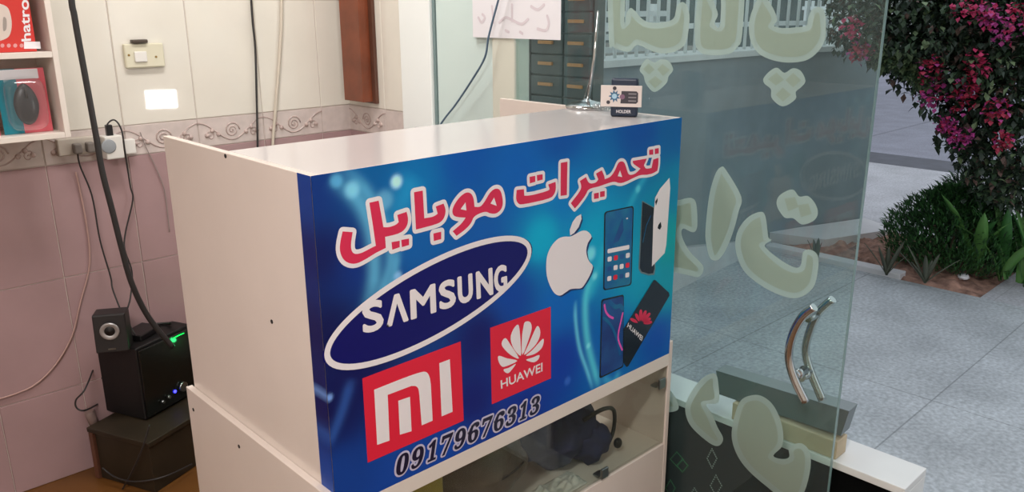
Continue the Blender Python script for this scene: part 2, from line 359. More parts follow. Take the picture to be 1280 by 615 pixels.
# the printed artwork, colour by place on the sheet
samples = [((395,240),(10,45,110)),((400,320),(14,20,75)),((405,420),(12,14,66)),((410,520),(14,14,66)),((420,600),(18,55,125)),((460,210),(0,85,140)),((520,230),(0,105,160)),((580,200),(0,75,150)),((700,170),(0,72,145)),((800,160),(0,70,140)),((845,160),(0,85,140)),((650,220),(0,85,160)),((600,290),(10,80,150)),((680,290),(0,140,175)),((700,250),(0,110,170)),((845,240),(0,120,150)),((835,300),(0,150,150)),((830,360),(0,140,155)),((800,340),(0,145,170)),((740,300),(0,150,180)),((600,420),(14,14,85)),((640,370),(5,60,140)),((700,380),(0,90,165)),((700,450),(5,50,140)),((760,430),(0,90,160)),((820,420),(5,70,150)),((560,560),(12,60,140)),((500,590),(20,60,135)),((590,500),(12,20,95)),((445,470),(14,14,70)),((650,510),(10,40,125)),((450,320),(10,40,110)),((520,300),(10,85,150))]
spx = np.array([[*(lambda q: (q.x, q.z))(SP(*s[0]))] for s in samples]); sco = np.array([L3(s[1]) for s in samples])
streaks = [([(409,219),(444,246),(460,277),(466,309),(467,350),(454,400)], 0.016, (120,190,215), 0.55), ([(425,205),(455,235),(476,270),(488,320),(478,360),(462,400)], 0.012, (120,190,215), 0.45), ([(497,300),(492,345),(475,375),(455,395)], 0.010, (120,190,215), 0.45), ([(520,215),(500,260),(490,300)], 0.03, (40,150,190), 0.5),
 ([(408,560),(425,520),(440,470)], 0.012, (70,110,190), 0.35), ([(719,374),(719,399),(724,435),(734,465),(741,488)], 0.006, (130,215,225), 0.6), ([(748,335),(735,358),(731,385),(734,427),(744,468),(749,485)], 0.012, (110,215,215), 0.6), ([(760,300),(748,335),(733,380)], 0.02, (60,190,200), 0.4), ([(775,290),(790,250),(810,215),(826,205)], 0.012, (60,180,195), 0.4), ([(752,470),(765,478),(775,462)], 0.012, (90,190,210), 0.4)]
blobs = [((495,227),0.013,(200,225,240),1.0),((440,237),0.016,(150,205,225),0.75),((420,226),0.013,(110,180,215),0.6),((480,250),0.02,(150,205,225),0.4),((497,345),0.010,(160,190,225),0.7),((411,497),0.008,(140,160,220),0.8),((676,300),0.05,(0,165,190),0.6),((738,317),0.018,(140,215,225),0.8),((735,432),0.008,(150,215,230),0.7),((743,345),0.01,(150,220,225),0.6),((797,236),0.010,(110,200,205),0.6),((709,476),0.012,(70,110,190),0.5)]
def art(pts):
    pts = np.asarray(pts); d2 = ((pts[:, None, :]-spx[None])**2).sum(-1); wt = 1/(d2+0.0012)**1.6
    c = (wt[..., None]*sco[None]).sum(1)/wt.sum(1)[:, None]
    for ln, wd, rgb, k in streaks:
        q = np.array([(p.x, p.z) for p in spline([SP(*a) for a in ln], 5)]); best = np.full(len(pts), 9.0); par = np.zeros(len(pts))
        for j in range(len(q)-1):
            a, b = q[j], q[j+1]; t = np.clip(((pts-a)@(b-a))/((b-a)@(b-a)), 0, 1); dd = np.hypot(*(pts-(a+t[:, None]*(b-a))).T)
            par = np.where(dd < best, (j+t)/(len(q)-1), par); best = np.minimum(best, dd)
        g = k*np.exp(-(best/wd)**2)*np.clip(np.minimum(par*5, (1-par)*5), 0, 1); c = c*(1-g[:, None])+np.array(L3(rgb))*g[:, None]
    for p, r, rgb, k in blobs:
        s_ = SP(*p); dd = np.hypot(pts[:, 0]-s_.x, pts[:, 1]-s_.z); g = k*np.exp(-(dd/r)**4); c = c*(1-g[:, None])+np.array(L3(rgb))*g[:, None]
    return c
NX, NZ = 260, 160
rows = [[(CW*i/NX, -0.0012, SB+(TZ-SB)*j/NZ) for i in range(NX+1)] for j in range(NZ+1)]
mb = MB().grid(rows, 0, False); nfront = len(mb.v)
mb.grid([[(-0.0012, 0.045-0.0462*i/4, SB+(TZ-SB)*j/40) for i in range(5)] for j in range(41)], 0, False)
M_print = bpy.data.materials.new('printed_vinyl'); M_print.use_nodes = True; nt = M_print.node_tree; b = nt.nodes['Principled BSDF']; b.inputs['Roughness'].default_value = 0.35; b.inputs['Specular IOR Level'].default_value = 0.25
at = nt.nodes.new('ShaderNodeVertexColor'); at.layer_name = 'print'; nt.links.new(at.outputs[0], b.inputs['Base Color'])
sheet = mb.build('sign_sheet', M_print, counter)
cv = art([(p.x, p.z) for p in mb.v]); GAIN = np.array([1.0, 1.45, 1.58])
ca = sheet.data.color_attributes.new('print', 'FLOAT_COLOR', 'POINT')
ca.data.foreach_set('color', np.concatenate([np.clip(cv*GAIN, 0, 1), np.ones((len(cv), 1))], 1).astype(np.float32).ravel())
M_pw = mat('print_white', (244, 238, 240), 0.35, spec=0.25); M_pr = mat('print_red', (232, 40, 66), 0.35, spec=0.25); M_pc = mat('print_crimson', (224, 50, 88), 0.35, spec=0.25); M_pn = mat('print_navy', (14, 16, 104), 0.35, spec=0.25); M_pd = mat('print_dark', (22, 18, 52), 0.3)
M_psh = mat('print_shadow_blue', (8, 48, 110), 0.3)
NV = (0, -1, 0)
def zm(pts, k, x0, y0): return [(x0+a/k, y0+b/k) for a, b in pts]
A = lambda p: zm(p, 5.592, 410, 230); B = lambda p: zm(p, 6.15, 500, 210); C_ = lambda p: zm(p, 6.836, 630, 180); D = lambda p: zm(p, 6.836, 720, 170)
word1 = [A([(285,130),(350,115),(383,300),(420,302),(470,285),(490,265),(480,215),(545,193),(557,240),(550,290),(520,330),(470,352),(395,368),(400,445),(330,480),(250,530),(190,558),(140,553),(100,525),(78,470),(80,410),(98,330),(168,335),(155,420),(160,470),(185,490),(230,482),(290,450),(330,430),(310,290)]),
 A([(440,405),(497,395),(497,440),(445,458)]), A([(508,390),(562,380),(562,425),(512,440)]),
 B([(103,185),(170,172),(182,385),(250,375),(285,350),(270,295),(330,272),(348,320),(340,370),(320,405),(280,430),(118,472)]), B([(252,502),(312,488),(312,545),(255,560)]),
 B([(395,330),(410,285),(450,225),(500,185),(540,190),(562,230),(568,297),(615,300),(650,250),(690,180),(735,152),(770,170),(788,250),(780,310),(740,350),(690,350),(650,330),(562,368),(545,420),(500,470),(430,520),(400,485),(470,425),(500,380),(440,378),(405,365)])]
hol1 = [B([(460,315),(498,262),(505,325)]), B([(690,272),(718,225),(738,290)])]
word2 = [C_([(213,280),(262,270),(262,322),(215,335)]), C_([(275,265),(325,257),(325,303),(278,315)]),
 C_([(103,392),(165,385),(168,440),(220,440),(370,400),(385,385),(372,345),(435,322),(440,380),(425,430),(390,465),(150,518),(115,510),(95,470)]), C_([(480,160),(537,150),(532,435),(478,442)]),
 D([(28,383),(80,350),(105,408),(165,400),(185,370),(165,320),(215,292),(237,340),(240,368),(290,350),(330,290),(355,225),(385,213),(410,225),(430,290),(445,335),(500,325),(545,278),(480,235),(480,212),(600,192),(575,250),(590,282),(640,272),(655,200),(700,185),(700,240),(690,295),(650,320),(600,330),(540,332),(480,360),(420,390),(370,405),(320,385),(240,412),(190,430),(100,450),(80,500),(20,580),(-15,618),(-50,573),(30,470),(42,430)]),
 D([(620,118),(655,112),(655,158),(620,160)]), D([(668,108),(702,102),(702,148),(668,155)]), D([(148,490),(190,482),(190,530),(148,538)]), D([(200,475),(240,468),(240,515),(200,522)])]
hol2 = [D([(350,342),(370,292),(388,350)])]
def soften(pts, passes=2):
    """round the shallow bends of an outline, keep its sharp corners"""
    for _ in range(passes):
        out = []; n = len(pts)
        for k in range(n):
            a, b, c = pts[k-1], pts[k], pts[(k+1) % n]; u, v = b-a, c-b
            if u.length > 1e-6 and v.length > 1e-6 and R(7) < u.angle(v) < R(62): out += [b.lerp(a, 0.25), b.lerp(c, 0.25)]
            else: out.append(b)
        pts = out
    return pts
for nm, wd, hl in (('mobile_lettering', word1, hol1), ('repairs_lettering', word2, hol2)):
    mb = MB()
    for pl in wd:
        q = soften([SP(a, b) for a, b in pl]); mb.outline(q, 0.0085 if nm[0] == 'm' else 0.0078, NV, 0); mb.fill([p-Vector((0, 0.0004, 0)) for p in q], 1)
    for pl in hl: mb.fill([SP(a, b, 0.0008) for a, b in pl], 0)
    mb.build(nm, [M_pw, M_pc], sheet)
# oval emblem
oz = [(20,520),(45,440),(110,370),(190,305),(320,220),(440,155),(560,105),(690,60),(770,45),(830,55),(855,95),(845,150),(800,215),(730,280),(600,380),(470,460),(340,530),(230,570),(120,580),(50,565)]
q = np.array([(p.x, p.z) for p in (SP(*a) for a in zm(oz, 3.236, 400, 280))]); mean = q.mean(0); qq = q-mean
X = np.c_[qq[:, 0]**2, qq[:, 0]*qq[:, 1], qq[:, 1]**2, qq[:, 0], qq[:, 1]]; k = np.linalg.lstsq(X, np.ones(len(q)), rcond=None)[0]
Q = np.array([[k[0], k[1]/2], [k[1]/2, k[2]]]); c0 = -0.5*np.linalg.solve(Q, k[3:]); F = 1+c0@Q@c0; ev, EV = np.linalg.eigh(Q/F); ax = EV/np.sqrt(ev)
def ell(s, d): return [Vector((mean[0]+c0[0]+s0*0+ (ax[0, 0]*math.cos(t)+ax[0, 1]*math.sin(t))*s, -0.0016-d, mean[1]+c0[1]+(ax[1, 0]*math.cos(t)+ax[1, 1]*math.sin(t))*s)) for s0 in (0,) for t in np.linspace(0, 2*math.pi, 73)[:-1]]
mb = MB().fill(ell(1.0, 0), 1).outline(ell(0.965, 0.0004), 0.0062, NV, 0)
wq = [SP(*a) for a in zm([(172,325),(748,165),(752,262),(176,440)], 3.236, 400, 280)]
lw = [(172,238),(258,330),(348,440),(462,522),(540,596),(620,686),(700,752)]
for ch, (x0, x1) in zip('SΛMSUNG', lw):
    def along(x, t): a = (x-172)/(752-172); return wq[0].lerp(wq[1], a).lerp(wq[3].lerp(wq[2], a), t)
    text_on(mb, ch, [along(x0, 0), along(x1, 0), along(x1, 1), along(x0, 1)], 0, 0.0, (0, -0.0009, 0), 0.0030)
mb.build('oval_emblem', [M_pw, M_pn], sheet)
E7 = lambda p: [SP(a, b) for a, b in zm(p, 3.415, 440, 420)]
up = lambda pts, d: [p-Vector((0, d, 0)) for p in pts]
mb = MB().fill(E7([(42,180),(462,22),(475,360),(65,540)]), 0)
mpath = E7([(92,228),(200,185)]) + spline(E7([(200,185),(275,158),(312,152),(328,172),(334,205)]), 4) + E7([(342,360),(295,380),(285,250)]) + spline(E7([(285,250),(281,225),(270,213),(250,212)]), 3) + E7([(150,250),(158,445),(105,463)])
mb.fill(up(mpath, 0.0004), 1).fill(up(E7([(195,275),(245,258),(252,405),(202,420)]), 0.0004), 1).fill(up(E7([(370,115),(415,98),(427,322),(380,342)]), 0.0004), 1)
mb.build('red_square_emblem', [M_pr, M_pw], sheet)
petals = [[(190,305),(150,265),(130,205),(145,150),(175,120),(185,170),(190,240)],[(200,300),(197,200),(205,140),(215,105),(245,105),(255,140),(240,200)],[(210,300),(240,230),(270,160),(290,128),(305,155),(300,200),(270,250)],[(220,305),(260,270),(320,205),(325,230),(310,265),(270,295)],[(222,328),(260,315),(300,300),(295,325),(270,343),(240,338)],[(180,320),(130,300),(85,255),(78,225),(100,200),(130,240)],[(170,335),(110,320),(60,305),(58,335),(75,365),(100,368)],[(162,352),(120,375),(90,385),(95,400),(115,408),(135,390)]]
H8 = lambda p: [SP(a, b) for a, b in zm(p, 4.733, 610, 380)]
mb = MB().fill(H8([(10,140),(368,15),(370,438),(20,592)]), 0)
for pt_ in petals: mb.fill(up(spline(H8(pt_), 3, True), 0.0004), 1)
text_on(mb, 'HUAWEI', H8([(72,452),(318,346),(318,396),(75,500)]), 1, 0.0, (0, -0.0006, 0), 0.0006)
mb.build('petal_emblem', [M_pr, M_pw], sheet)
G5 = lambda p: [SP(a, b) for a, b in zm(p, 5.125, 670, 260)]
leaf = [(285,38),(288,70),(270,120),(240,160),(215,175),(212,140),(230,90),(255,55)]
body = [(215,182),(250,165),(290,145),(325,148),(352,182),(330,220),(318,270),(325,315),(340,345),(360,370),(350,410),(325,460),(290,510),(250,515),(215,520),(185,540),(150,560),(115,545),(85,495),(65,430),(62,350),(72,290),(100,235),(140,195),(180,182)]
mb = MB()
for pl in (leaf, body):
    q = G5(pl); mb.fill([p+Vector((0.005, 0, -0.005)) for p in q], 1); mb.fill(up(spline(q, 3, True) if pl is body else q, 0.0004), 0)
mb.build('bitten_fruit_emblem', [M_pw, M_psh], sheet)
# printed phones
K1 = lambda p: [SP(a, b) for a, b in zm(p, 5.127, 740, 250)]
def bil(q, a, b): return q[0].lerp(q[1], a).lerp(q[3].lerp(q[2], a), b)
def rquad(q, r=0.08, r2=0.04):
    out = []
    for (cx, cy), st in (((r, r2), 180), ((1-r, r2), 270), ((1-r, 1-r2), 0), ((r, 1-r2), 90)):
        for k in range(5): t = R(st+22.5*k); out.append(bil(q, cx+r*math.cos(t), cy+r2*math.sin(t)))
    return out
M_ph1 = mat('print_teal', (20, 130, 170), 0.25, rgb2=(0, 80, 150), var=0.1, vscale=14); M_ph0 = mat('print_phone_black', (10, 22, 40), 0.25); M_pk = mat('print_pink', (236, 90, 190), 0.3); M_pcy = mat('print_cyan', (150, 215, 225), 0.3); M_pbl = mat('print_deep_blue', (18, 52, 130), 0.25, rgb2=(25, 85, 150), var=0.1, vscale=12)
q1 = K1([(75,75),(265,35),(250,545),(68,580)])
mb = MB().fill(rquad(q1), 0).fill(up(rquad([bil(q1, .04, .015), bil(q1, .96, .015), bil(q1, .96, .985), bil(q1, .04, .985)]), 0.0003), 1)
mb.fill(up(rquad([bil(q1, .12, .475), bil(q1, .88, .475), bil(q1, .88, .53), bil(q1, .12, .53)], .04, .5), 0.0006), 2)
mb.fill(up([bil(q1, .3, .42), bil(q1, .5, .22), bil(q1, .62, .12), bil(q1, .66, .28), bil(q1, .5, .40)], 0.0005), 4)
for j in range(3):
    for i in range(4):
        a, b2 = .13+.21*i, .575+.125*j; mb.fill(up(rquad([bil(q1, a, b2), bil(q1, a+.14, b2), bil(q1, a+.14, b2+.062), bil(q1, a, b2+.062)], .25, .25), 0.0006), (2, 3, 4, 2)[(i+j*2) % 4])
mb.fill(up(rquad([bil(q1, .74, .13), bil(q1, .8, .13), bil(q1, .8, .15), bil(q1, .74, .15)], .4, .4), 0.0006), 2)
mb.build('printed_phone', [M_ph0, M_ph1, M_pw, M_pr, M_pbl], sheet)
mb = MB().fill(K1([(318,3),(398,48),(403,440),(396,478),(360,482),(310,468),(295,440),(302,300)]), 0).fill(up(K1([(322,12),(392,50),(396,440),(388,468),(360,472),(315,458),(303,435),(310,300)]), .0003), 1)
mb.outline(up(K1([(372,100),(345,160),(330,230),(322,270)]), .0006), 0.001, NV, 3, False)
sl = [(818,247),(824,236),(836,222),(837,235),(832,306),(830,316),(814,333),(816,270)]
mb.fill([SP(a, b, .0006) for a, b in sl], 2).fill([SP(a, b, .0009) for a, b in ((822,281),(825,277),(826,283),(824,287),(821,285))], 1).fill([SP(a, b, .0009) for a, b in ((818,252),(821,247),(821,251),(819,257))], 1)
mb.build('printed_phone', [M_steel, M_ph0, M_pw, M_ph1], sheet)
K3 = lambda p: [SP(a, b) for a, b in zm(p, 4.39, 740, 340)]
q3 = K3([(48,150),(172,122),(170,520),(38,585)])
mb = MB().fill(rquad(q3, .08, .03), 0).fill(up(rquad([bil(q3, .05, .02), bil(q3, .97, .02), bil(q3, .97, .98), bil(q3, .05, .98)], .08, .03), .0003), 1)
mb.outline(up(spline(K3([(65,180),(72,215),(90,240),(112,252)]), 4), .0006), 0.0032, NV, 2, False).outline(up(spline(K3([(165,225),(155,270),(142,330),(142,375),(162,425)]), 4), .0006), 0.0030, NV, 2, False)
mb.outline(up(spline(K3([(95,165),(125,190),(150,185),(165,200)]), 4), .0006), 0.006, NV, 3, False).outline(up(spline(K3([(60,250),(100,290),(130,360),(150,450)]), 4), .0005), 0.004, NV, 3, False)
mb.build('printed_phone', [M_ph0, M_pbl, M_pk, M_ph1], sheet)
mb = MB().fill(up(K3([(335,42),(345,44),(418,112),(421,128),(195,515),(185,520),(168,495),(170,310)]), .001), 0)
for k in range(7):
    t = R(-75+25*k); ct = Vector((262, 285)); dr = Vector((math.sin(t)*0.8+0.35, -math.cos(t)*0.9)).normalized(); n_ = Vector((-dr.y, dr.x)); lng = 78 if 1 < k < 5 else 62
    mb.fill(up(spline(K3([tuple(ct+dr*16), tuple(ct+dr*lng*0.6-n_*9), tuple(ct+dr*lng-n_*6), tuple(ct+dr*lng+n_*6), tuple(ct+dr*lng*0.6+n_*9)]), 2, True), .0013), 1)
text_on(mb, 'HUAWEI', K3([(195,276),(275,352),(268,378),(188,300)]), 2, 0.02, (0, -.0013, 0))
mb.build('printed_phone', [M_ph0, M_pc, M_pw], sheet)
# phone number
NB = lambda p: [SP(a, b) for a, b in zm(p, 4.919, 480, 480)]
nq = NB([(64,440),(962,56),(958,172),(62,578)]); mb = MB()
num = '09179676313'; wd = 1/11
for i, chh in enumerate(num):
    def cell(a): return [nq[0].lerp(nq[1], a), nq[3].lerp(nq[2], a)]
    a0, a1 = (i+0.04)*wd, (i+0.96)*wd
    if chh == '1': a0, a1 = (i+0.16)*wd, (i+0.88)*wd
    l, r = cell(a0), cell(a1); g = chr(0x1D7CE+int(chh)); sl_ = Vector((0.004, 0, 0))
    qd = [l[0]+sl_, r[0]+sl_, r[1]-sl_, l[1]-sl_]
    text_on(mb, g, [bil(qd, .10, .06), bil(qd, .90, .06), bil(qd, .90, .94), bil(qd, .10, .94)], 0, 0.0, (0, -0.0002-0.000011*i, 0), 0.0054); text_on(mb, g, [bil(qd, .10, .06), bil(qd, .90, .06), bil(qd, .90, .94), bil(qd, .10, .94)], 1, 0.0, (0, -0.0010, 0), 0.0010)
mb.build('number_lettering', [mat('print_pale_lilac', (205, 200, 225), 0.3), M_pd], sheet)

# ------------------------------------------------------------------ lower display cabinet with the glass front
cab = thing('display_cabinet', (0.55, 0.33, 0), 'low white cabinet with a clear glass front, under the blue sign box', 'cabinet')
CZ = 0.688
sl = MB().box((-0.0165, 0.001, 0), (-0.0005, 0.667, CZ)).build('side_panel', M_lam, cab, bevel=0.0015)
MB().box((1.1055, -0.001, 0), (1.1215, 0.667, CZ-0.008)).build('side_panel', M_lam, cab, bevel=0.0015)
MB().box((0, -0.001, 0.607), (1.105, 0.27, 0.6445)).build('top_rail', M_edge, cab, bevel=0.001)
MB().box((0, 0.0, 0.0), (1.105, 0.016, 0.352)).build('lower_panel', M_lam, cab, bevel=0.001)
MB().box((0, 0.0165, 0.336), (1.105, 0.65, 0.352)).build('shelf', M_edge, cab)
MB().box((0, 0.651, 0.0), (1.105, 0.667, 0.6065)).build('back_panel', M_lam, cab)
MB().box((0.003, 0.002, 0.358), (1.102, 0.007, 0.6065)).build('glass_panel', M_cabglass, cab)
for (a, b), s in (((756, 591), 1), ((828, 479), 1)):
    q = P(a, b, 1, -0.004); MB().box((q.x-0.014, -0.006, q.z-0.016), (q.x+0.014, 0.0015, q.z+0.014)).box((q.x-0.014, 0.0075, q.z-0.016), (q.x+0.014, 0.028, q.z-0.010)).build('glass_clip', M_steel, cab, bevel=0.0015)
for a, b in ((242, 512), (299, 558)):
    q = P(a, b, 0, -0.0165); MB().lathe((-0.0178, q.y, q.z), [(0.0045, 0), (0.0045, 0.0012)], 12, axis='X').build('screw_hole', M_blackm, sl)
def nz(n, s, seed, amp): return 1 + amp*noise.noise(Vector(n)*s + Vector((seed, seed*2, 0)))
def fold(n, seed): return 1 + 0.16*noise.noise(Vector(n)*2.2+Vector((seed, 0, 0))) + 0.07*math.sin(9*n.x+5*n.z+4*noise.noise(Vector(n)*2))
M_navy = mat('navy_cloth', (40, 46, 84), 0.8, var=0.3, vscale=30, bump=0.3)
SH = 0.3525
bag = thing('cloth_bag', (0.80, 0.22, SH), 'dark navy cloth bag with a strap behind the cabinet glass, nearest the right clip', 'bag')
MB().ball((0.80, 0.19, SH+0.095), (0.14, 0.13, 0.095), 40, 24, fn=lambda n: min(fold(n, 3), 1.0/max(0.001, abs(n.z)) if n.z < -0.5 else 9)).build('bag_body', M_navy, bag)
MB().ball((0.875, 0.105, SH+0.06), (0.07, 0.065, 0.06), 28, 18, fn=lambda n: min(fold(n, 8), 1.0/max(0.001, abs(n.z)) if n.z < -0.5 else 9)).build('pouch', M_navy, bag)
MB().tube(spline([(0.83, 0.08, SH+0.15), (0.89, 0.06, SH+0.17), (0.95, 0.07, SH+0.14), (0.965, 0.08, SH+0.07), (0.94, 0.08, SH+0.03)], 6), 0.006, 8).build('strap', M_blackm, bag)
MB().ball((0.955, 0.055, SH+0.04), (0.014, 0.012, 0.016)).build('buckle', M_black, bag)
M_leather = mat('grey_brown_leather', (96, 86, 76), 0.5, var=0.25, vscale=12, bump=0.25)
br = thing('leather_bag', (0.5, 0.2, SH), 'creased grey-brown bag behind the glass between the yellow packet and the navy bag', 'bag')
MB().ball((0.51, 0.21, SH+0.125), (0.155, 0.165, 0.125), 44, 26, fn=lambda n: min(1 + 0.10*noise.noise(Vector(n)*1.8) - 0.06*math.exp(-((n.z-0.25*math.sin(3*n.x))*9)**2) - 0.05*math.exp(-((n.x-0.3)*8)**2), 1.0/max(0.001, abs(n.z)) if n.z < -0.5 else 9)).build('bag_body', M_leather, br)
MB().tube(spline([(0.43, 0.068, SH+0.14), (0.48, 0.048, SH+0.128), (0.56, 0.052, SH+0.135), (0.61, 0.09, SH+0.12)], 6), 0.003, 6).build('seam', M_blackm, br)
ye = MB().box((0.20, 0.08, SH), (0.338, 0.20, SH+0.21)).build('yellow_packet', mat('yellow_packet', (188, 172, 70), 0.5, var=0.1, vscale=8, bump=0.2, bscale=12), bevel=0.012, seg=3); tag(ye, 'dull yellow packet behind the cabinet glass, left of the creased bag', 'packet')
mb = MB(); n = 26
mb.grid([[(0.61+0.17*i/n, 0.018+0.075*j/n, SH+0.004+0.038*abs(noise.noise(Vector((i*0.20, j*0.13, 3))))*(1-abs(2*j/n-1)**3)) for i in range(n+1)] for j in range(n+1)])
tag(mb.build('crumpled_plastic_bag', mat('white_plastic_film', (214, 214, 208), 0.35), solid=0.0015), 'crumpled white plastic bag on the shelf in front of the navy bag', 'plastic bag')
led = P(634, 552, 1, 0.05); tag(MB().box((led.x-0.006, 0.03, 0.590), (led.x+0.006, 0.055, 0.606)).build('indicator_light', mat('green_led', (20, 200, 110), 0.3, emit=((30, 230, 120), 2.0)), bevel=0.002), 'tiny green indicator light under the top rail behind the glass', 'light')

# ------------------------------------------------------------------ on the counter
st = thing('chrome_stand', (1.068, 0.285, TZ), 'chrome stand with a round base and a thin pole at the back of the counter', 'stand')
bq = P(741, 134, 2, TZ)
MB().lathe((bq.x-0.026, bq.y, TZ), [(0.060, 0), (0.063, 0.004), (0.061, 0.008), (0.050, 0.013), (0.030, 0.019), (0.012, 0.023), (0.008, 0.028), (0.001, 0.028)], 40).build('round_base', M_chrome, st)
MB().tube([(bq.x-0.022, bq.y, TZ+0.022), (bq.x-0.008, bq.y-0.008, TZ+0.14), (bq.x+0.0, bq.y-0.012, TZ+0.27)], [0.006, 0.0045, 0.0035], 12).build('pole', M_chrome, st)
MB().tube([(bq.x-0.03, bq.y+0.015, TZ+0.010), (bq.x-0.012, bq.y-0.004, TZ+0.10), (bq.x-0.005, bq.y-0.010, TZ+0.20)], 0.0012, 6).build('wire', M_chrome, st)
pq = P(765, 138, 2, TZ)
mb = MB()
for k in range(7):
    a = k*0.9; mb.ball((pq.x-0.028+0.012*math.cos(a), pq.y+0.014+0.016*math.sin(a), TZ+0.008+0.0035*(k % 3)), (0.013, 0.012, 0.009), 10, 7, fn=lambda n, k=k: nz(n, 2.5, k, 0.35))
tag(mb.build('crumpled_clear_wrap', M_clear), 'crumpled clear plastic wrap beside the chrome stand base', 'plastic wrap')
# boxed phone holder: faces the camera side
hq = P(779, 146, 2, TZ); fw = Vector((CAM.x-hq.x, CAM.y-hq.y, 0)).normalized(); fw.rotate(Matrix.Rotation(R(-8), 3, 'Z')); rt = Vector((-fw.y, fw.x, 0)); upv = Vector((0, 0, 1))
holder = thing('boxed_phone_holder', tuple(hq), 'small navy phone holder in a white printed card sleeve on the counter', 'phone holder')
def HB(x0, x1, d0, d1, z0, z1): return [hq+rt*a+fw*b+upv*c for a, b, c in ((x0,d1,z0),(x1,d1,z0),(x1,d0,z0),(x0,d0,z0),(x0,d1,z1),(x1,d1,z1),(x1,d0,z1),(x0,d0,z1))]
mmpp = 2.33/FPX
MB().hexa(HB(-15*mmpp, 16*mmpp, -0.02, 0.004, 0.0, 44*mmpp)).build('holder_body', mat('navy_plastic', (30, 44, 66), 0.4), holder, bevel=0.006, seg=3)
sl = MB().hexa(HB(-26*mmpp, 21*mmpp, 0.005, 0.013, 12*mmpp, 36*mmpp)).build('card_sleeve', mat('white_card', (226, 214, 208), 0.5), holder, bevel=0.0006)
def hp(x, z, d=0.0135): return hq+rt*(x*mmpp)+fw*d+upv*(z*mmpp)
mb = MB().fill([hp(a, b) for a, b in ((-3,16),(15,16),(17,18),(17,28),(15,30),(-2,30))], 0)
mb.fill([hp(-10+7*math.cos(t)*(1.0 if k % 2 else 0.55), 24+7.5*math.sin(t)*(1.0 if k % 2 else 0.55), 0.0138) for k, t in enumerate(np.linspace(0, 2*math.pi, 19)[:-1])], 1)
mb.fill([hp(-10+3*math.cos(t), 24+3*math.sin(t), 0.0141) for t in np.linspace(0, 2*math.pi, 13)[:-1]], 2)
mb.fill([hp(-1+3*math.cos(t), 23.5+3*math.sin(t), 0.0141) for t in np.linspace(0, 2*math.pi, 13)[:-1]], 3)
for px_, pz_ in ((-17, 17), (-10, 33)): mb.fill([hp(px_+2.2*math.cos(t), pz_+2.2*math.sin(t), 0.0139) for t in np.linspace(0, 2*math.pi, 13)[:-1]], 0)
for zz in (19, 23, 27): mb.fill([hp(a, b, 0.0141) for a, b in ((6,zz-.7),(15,zz-.7),(15,zz+.7),(6,zz+.7))], 4)
mb.build('sleeve_print', [mat('print_charcoal', (62, 58, 66), 0.4), mat('print_blue_burst', (56, 104, 140), 0.4), mat('print_ice', (170, 205, 225), 0.4), mat('print_mauve', (130, 96, 120), 0.4), mat('print_grey', (140, 136, 140), 0.4)], sl)
mb = MB(); text_on(mb, 'HOLDER', [hp(-8, 8.2, 0.0045), hp(9, 8.2, 0.0045), hp(9, 4.5, 0.0045), hp(-8, 4.5, 0.0045)], 0, 0.02); mb.build('holder_lettering', M_paper, holder)

# ------------------------------------------------------------------ left wall: shelf and packages
shelf = thing('wall_shelf', (-0.4, 1.6, 1.22), 'white open wall shelf with two compartments holding packaged mice', 'shelf')
sv0, sv1 = 1.50, 1.694
MB().box((0.020, sv0, 1.222), (0.036, sv1, 2.1)).build('side_board', M_edge, shelf, bevel=0.001)
MB().box((-0.66, sv0, 1.222), (-0.644, sv1, 2.1)).build('side_board', M_edge, shelf, bevel=0.001)
for z in (1.222, 1.463, 1.72, 2.084): MB().box((-0.6435, sv0, z), (0.0195, sv1, z+0.017)).build('shelf_board', M_edge, shelf, bevel=0.001)
MB().box((-0.6435, sv1-0.004, 1.2395), (0.0195, sv1, 2.0835)).build('back_board', M_lam, shelf)
M_redbox = mat('red_card', (206, 58, 52), 0.4)
rb = thing('red_mouse_box', (-0.08, 1.58, 1.4805), 'red mouse box with white vertical lettering on the upper shelf', 'box')
f0 = MB().box((-0.19, 1.53, 1.4805), (-0.012, 1.62, 1.70)).build('carton', M_redbox, rb, bevel=0.002)
RBp = lambda a, b, d=0.0: Vector(P(a, b, 1, 1.5294-d))
mb = MB(); text_on(mb, 'hatron', [RBp(27, 52), RBp(22, -12), RBp(35, -12), RBp(39, 51)], 0, 0.02)
mb.fill([RBp(a, b) for a, b in ((30,52),(50,52),(51,61),(30,61))], 0)
for k in range(4): mb.fill([RBp(3+8*k+2.6*math.cos(t), 57+2.6*math.sin(t)) for t in np.linspace(0, 2*math.pi, 11)[:-1]], 1)
mb.build('box_lettering', [M_paper, mat('print_pink_grey', (216, 150, 150), 0.5)], f0)
mb = MB().fill(spline([RBp(a, b) for a, b in ((-8,8),(8,8),(14,22),(14,38),(8,48),(-8,48))], 4, True), 0).fill(spline([RBp(a, b, .0004) for a, b in ((4,22),(8,24),(8,36),(4,38))], 4, True), 1)
mb.build('mouse_picture', [mat('print_warm_white', (214, 200, 190), 0.4), mat('print_greige', (160, 150, 142), 0.4)], f0)
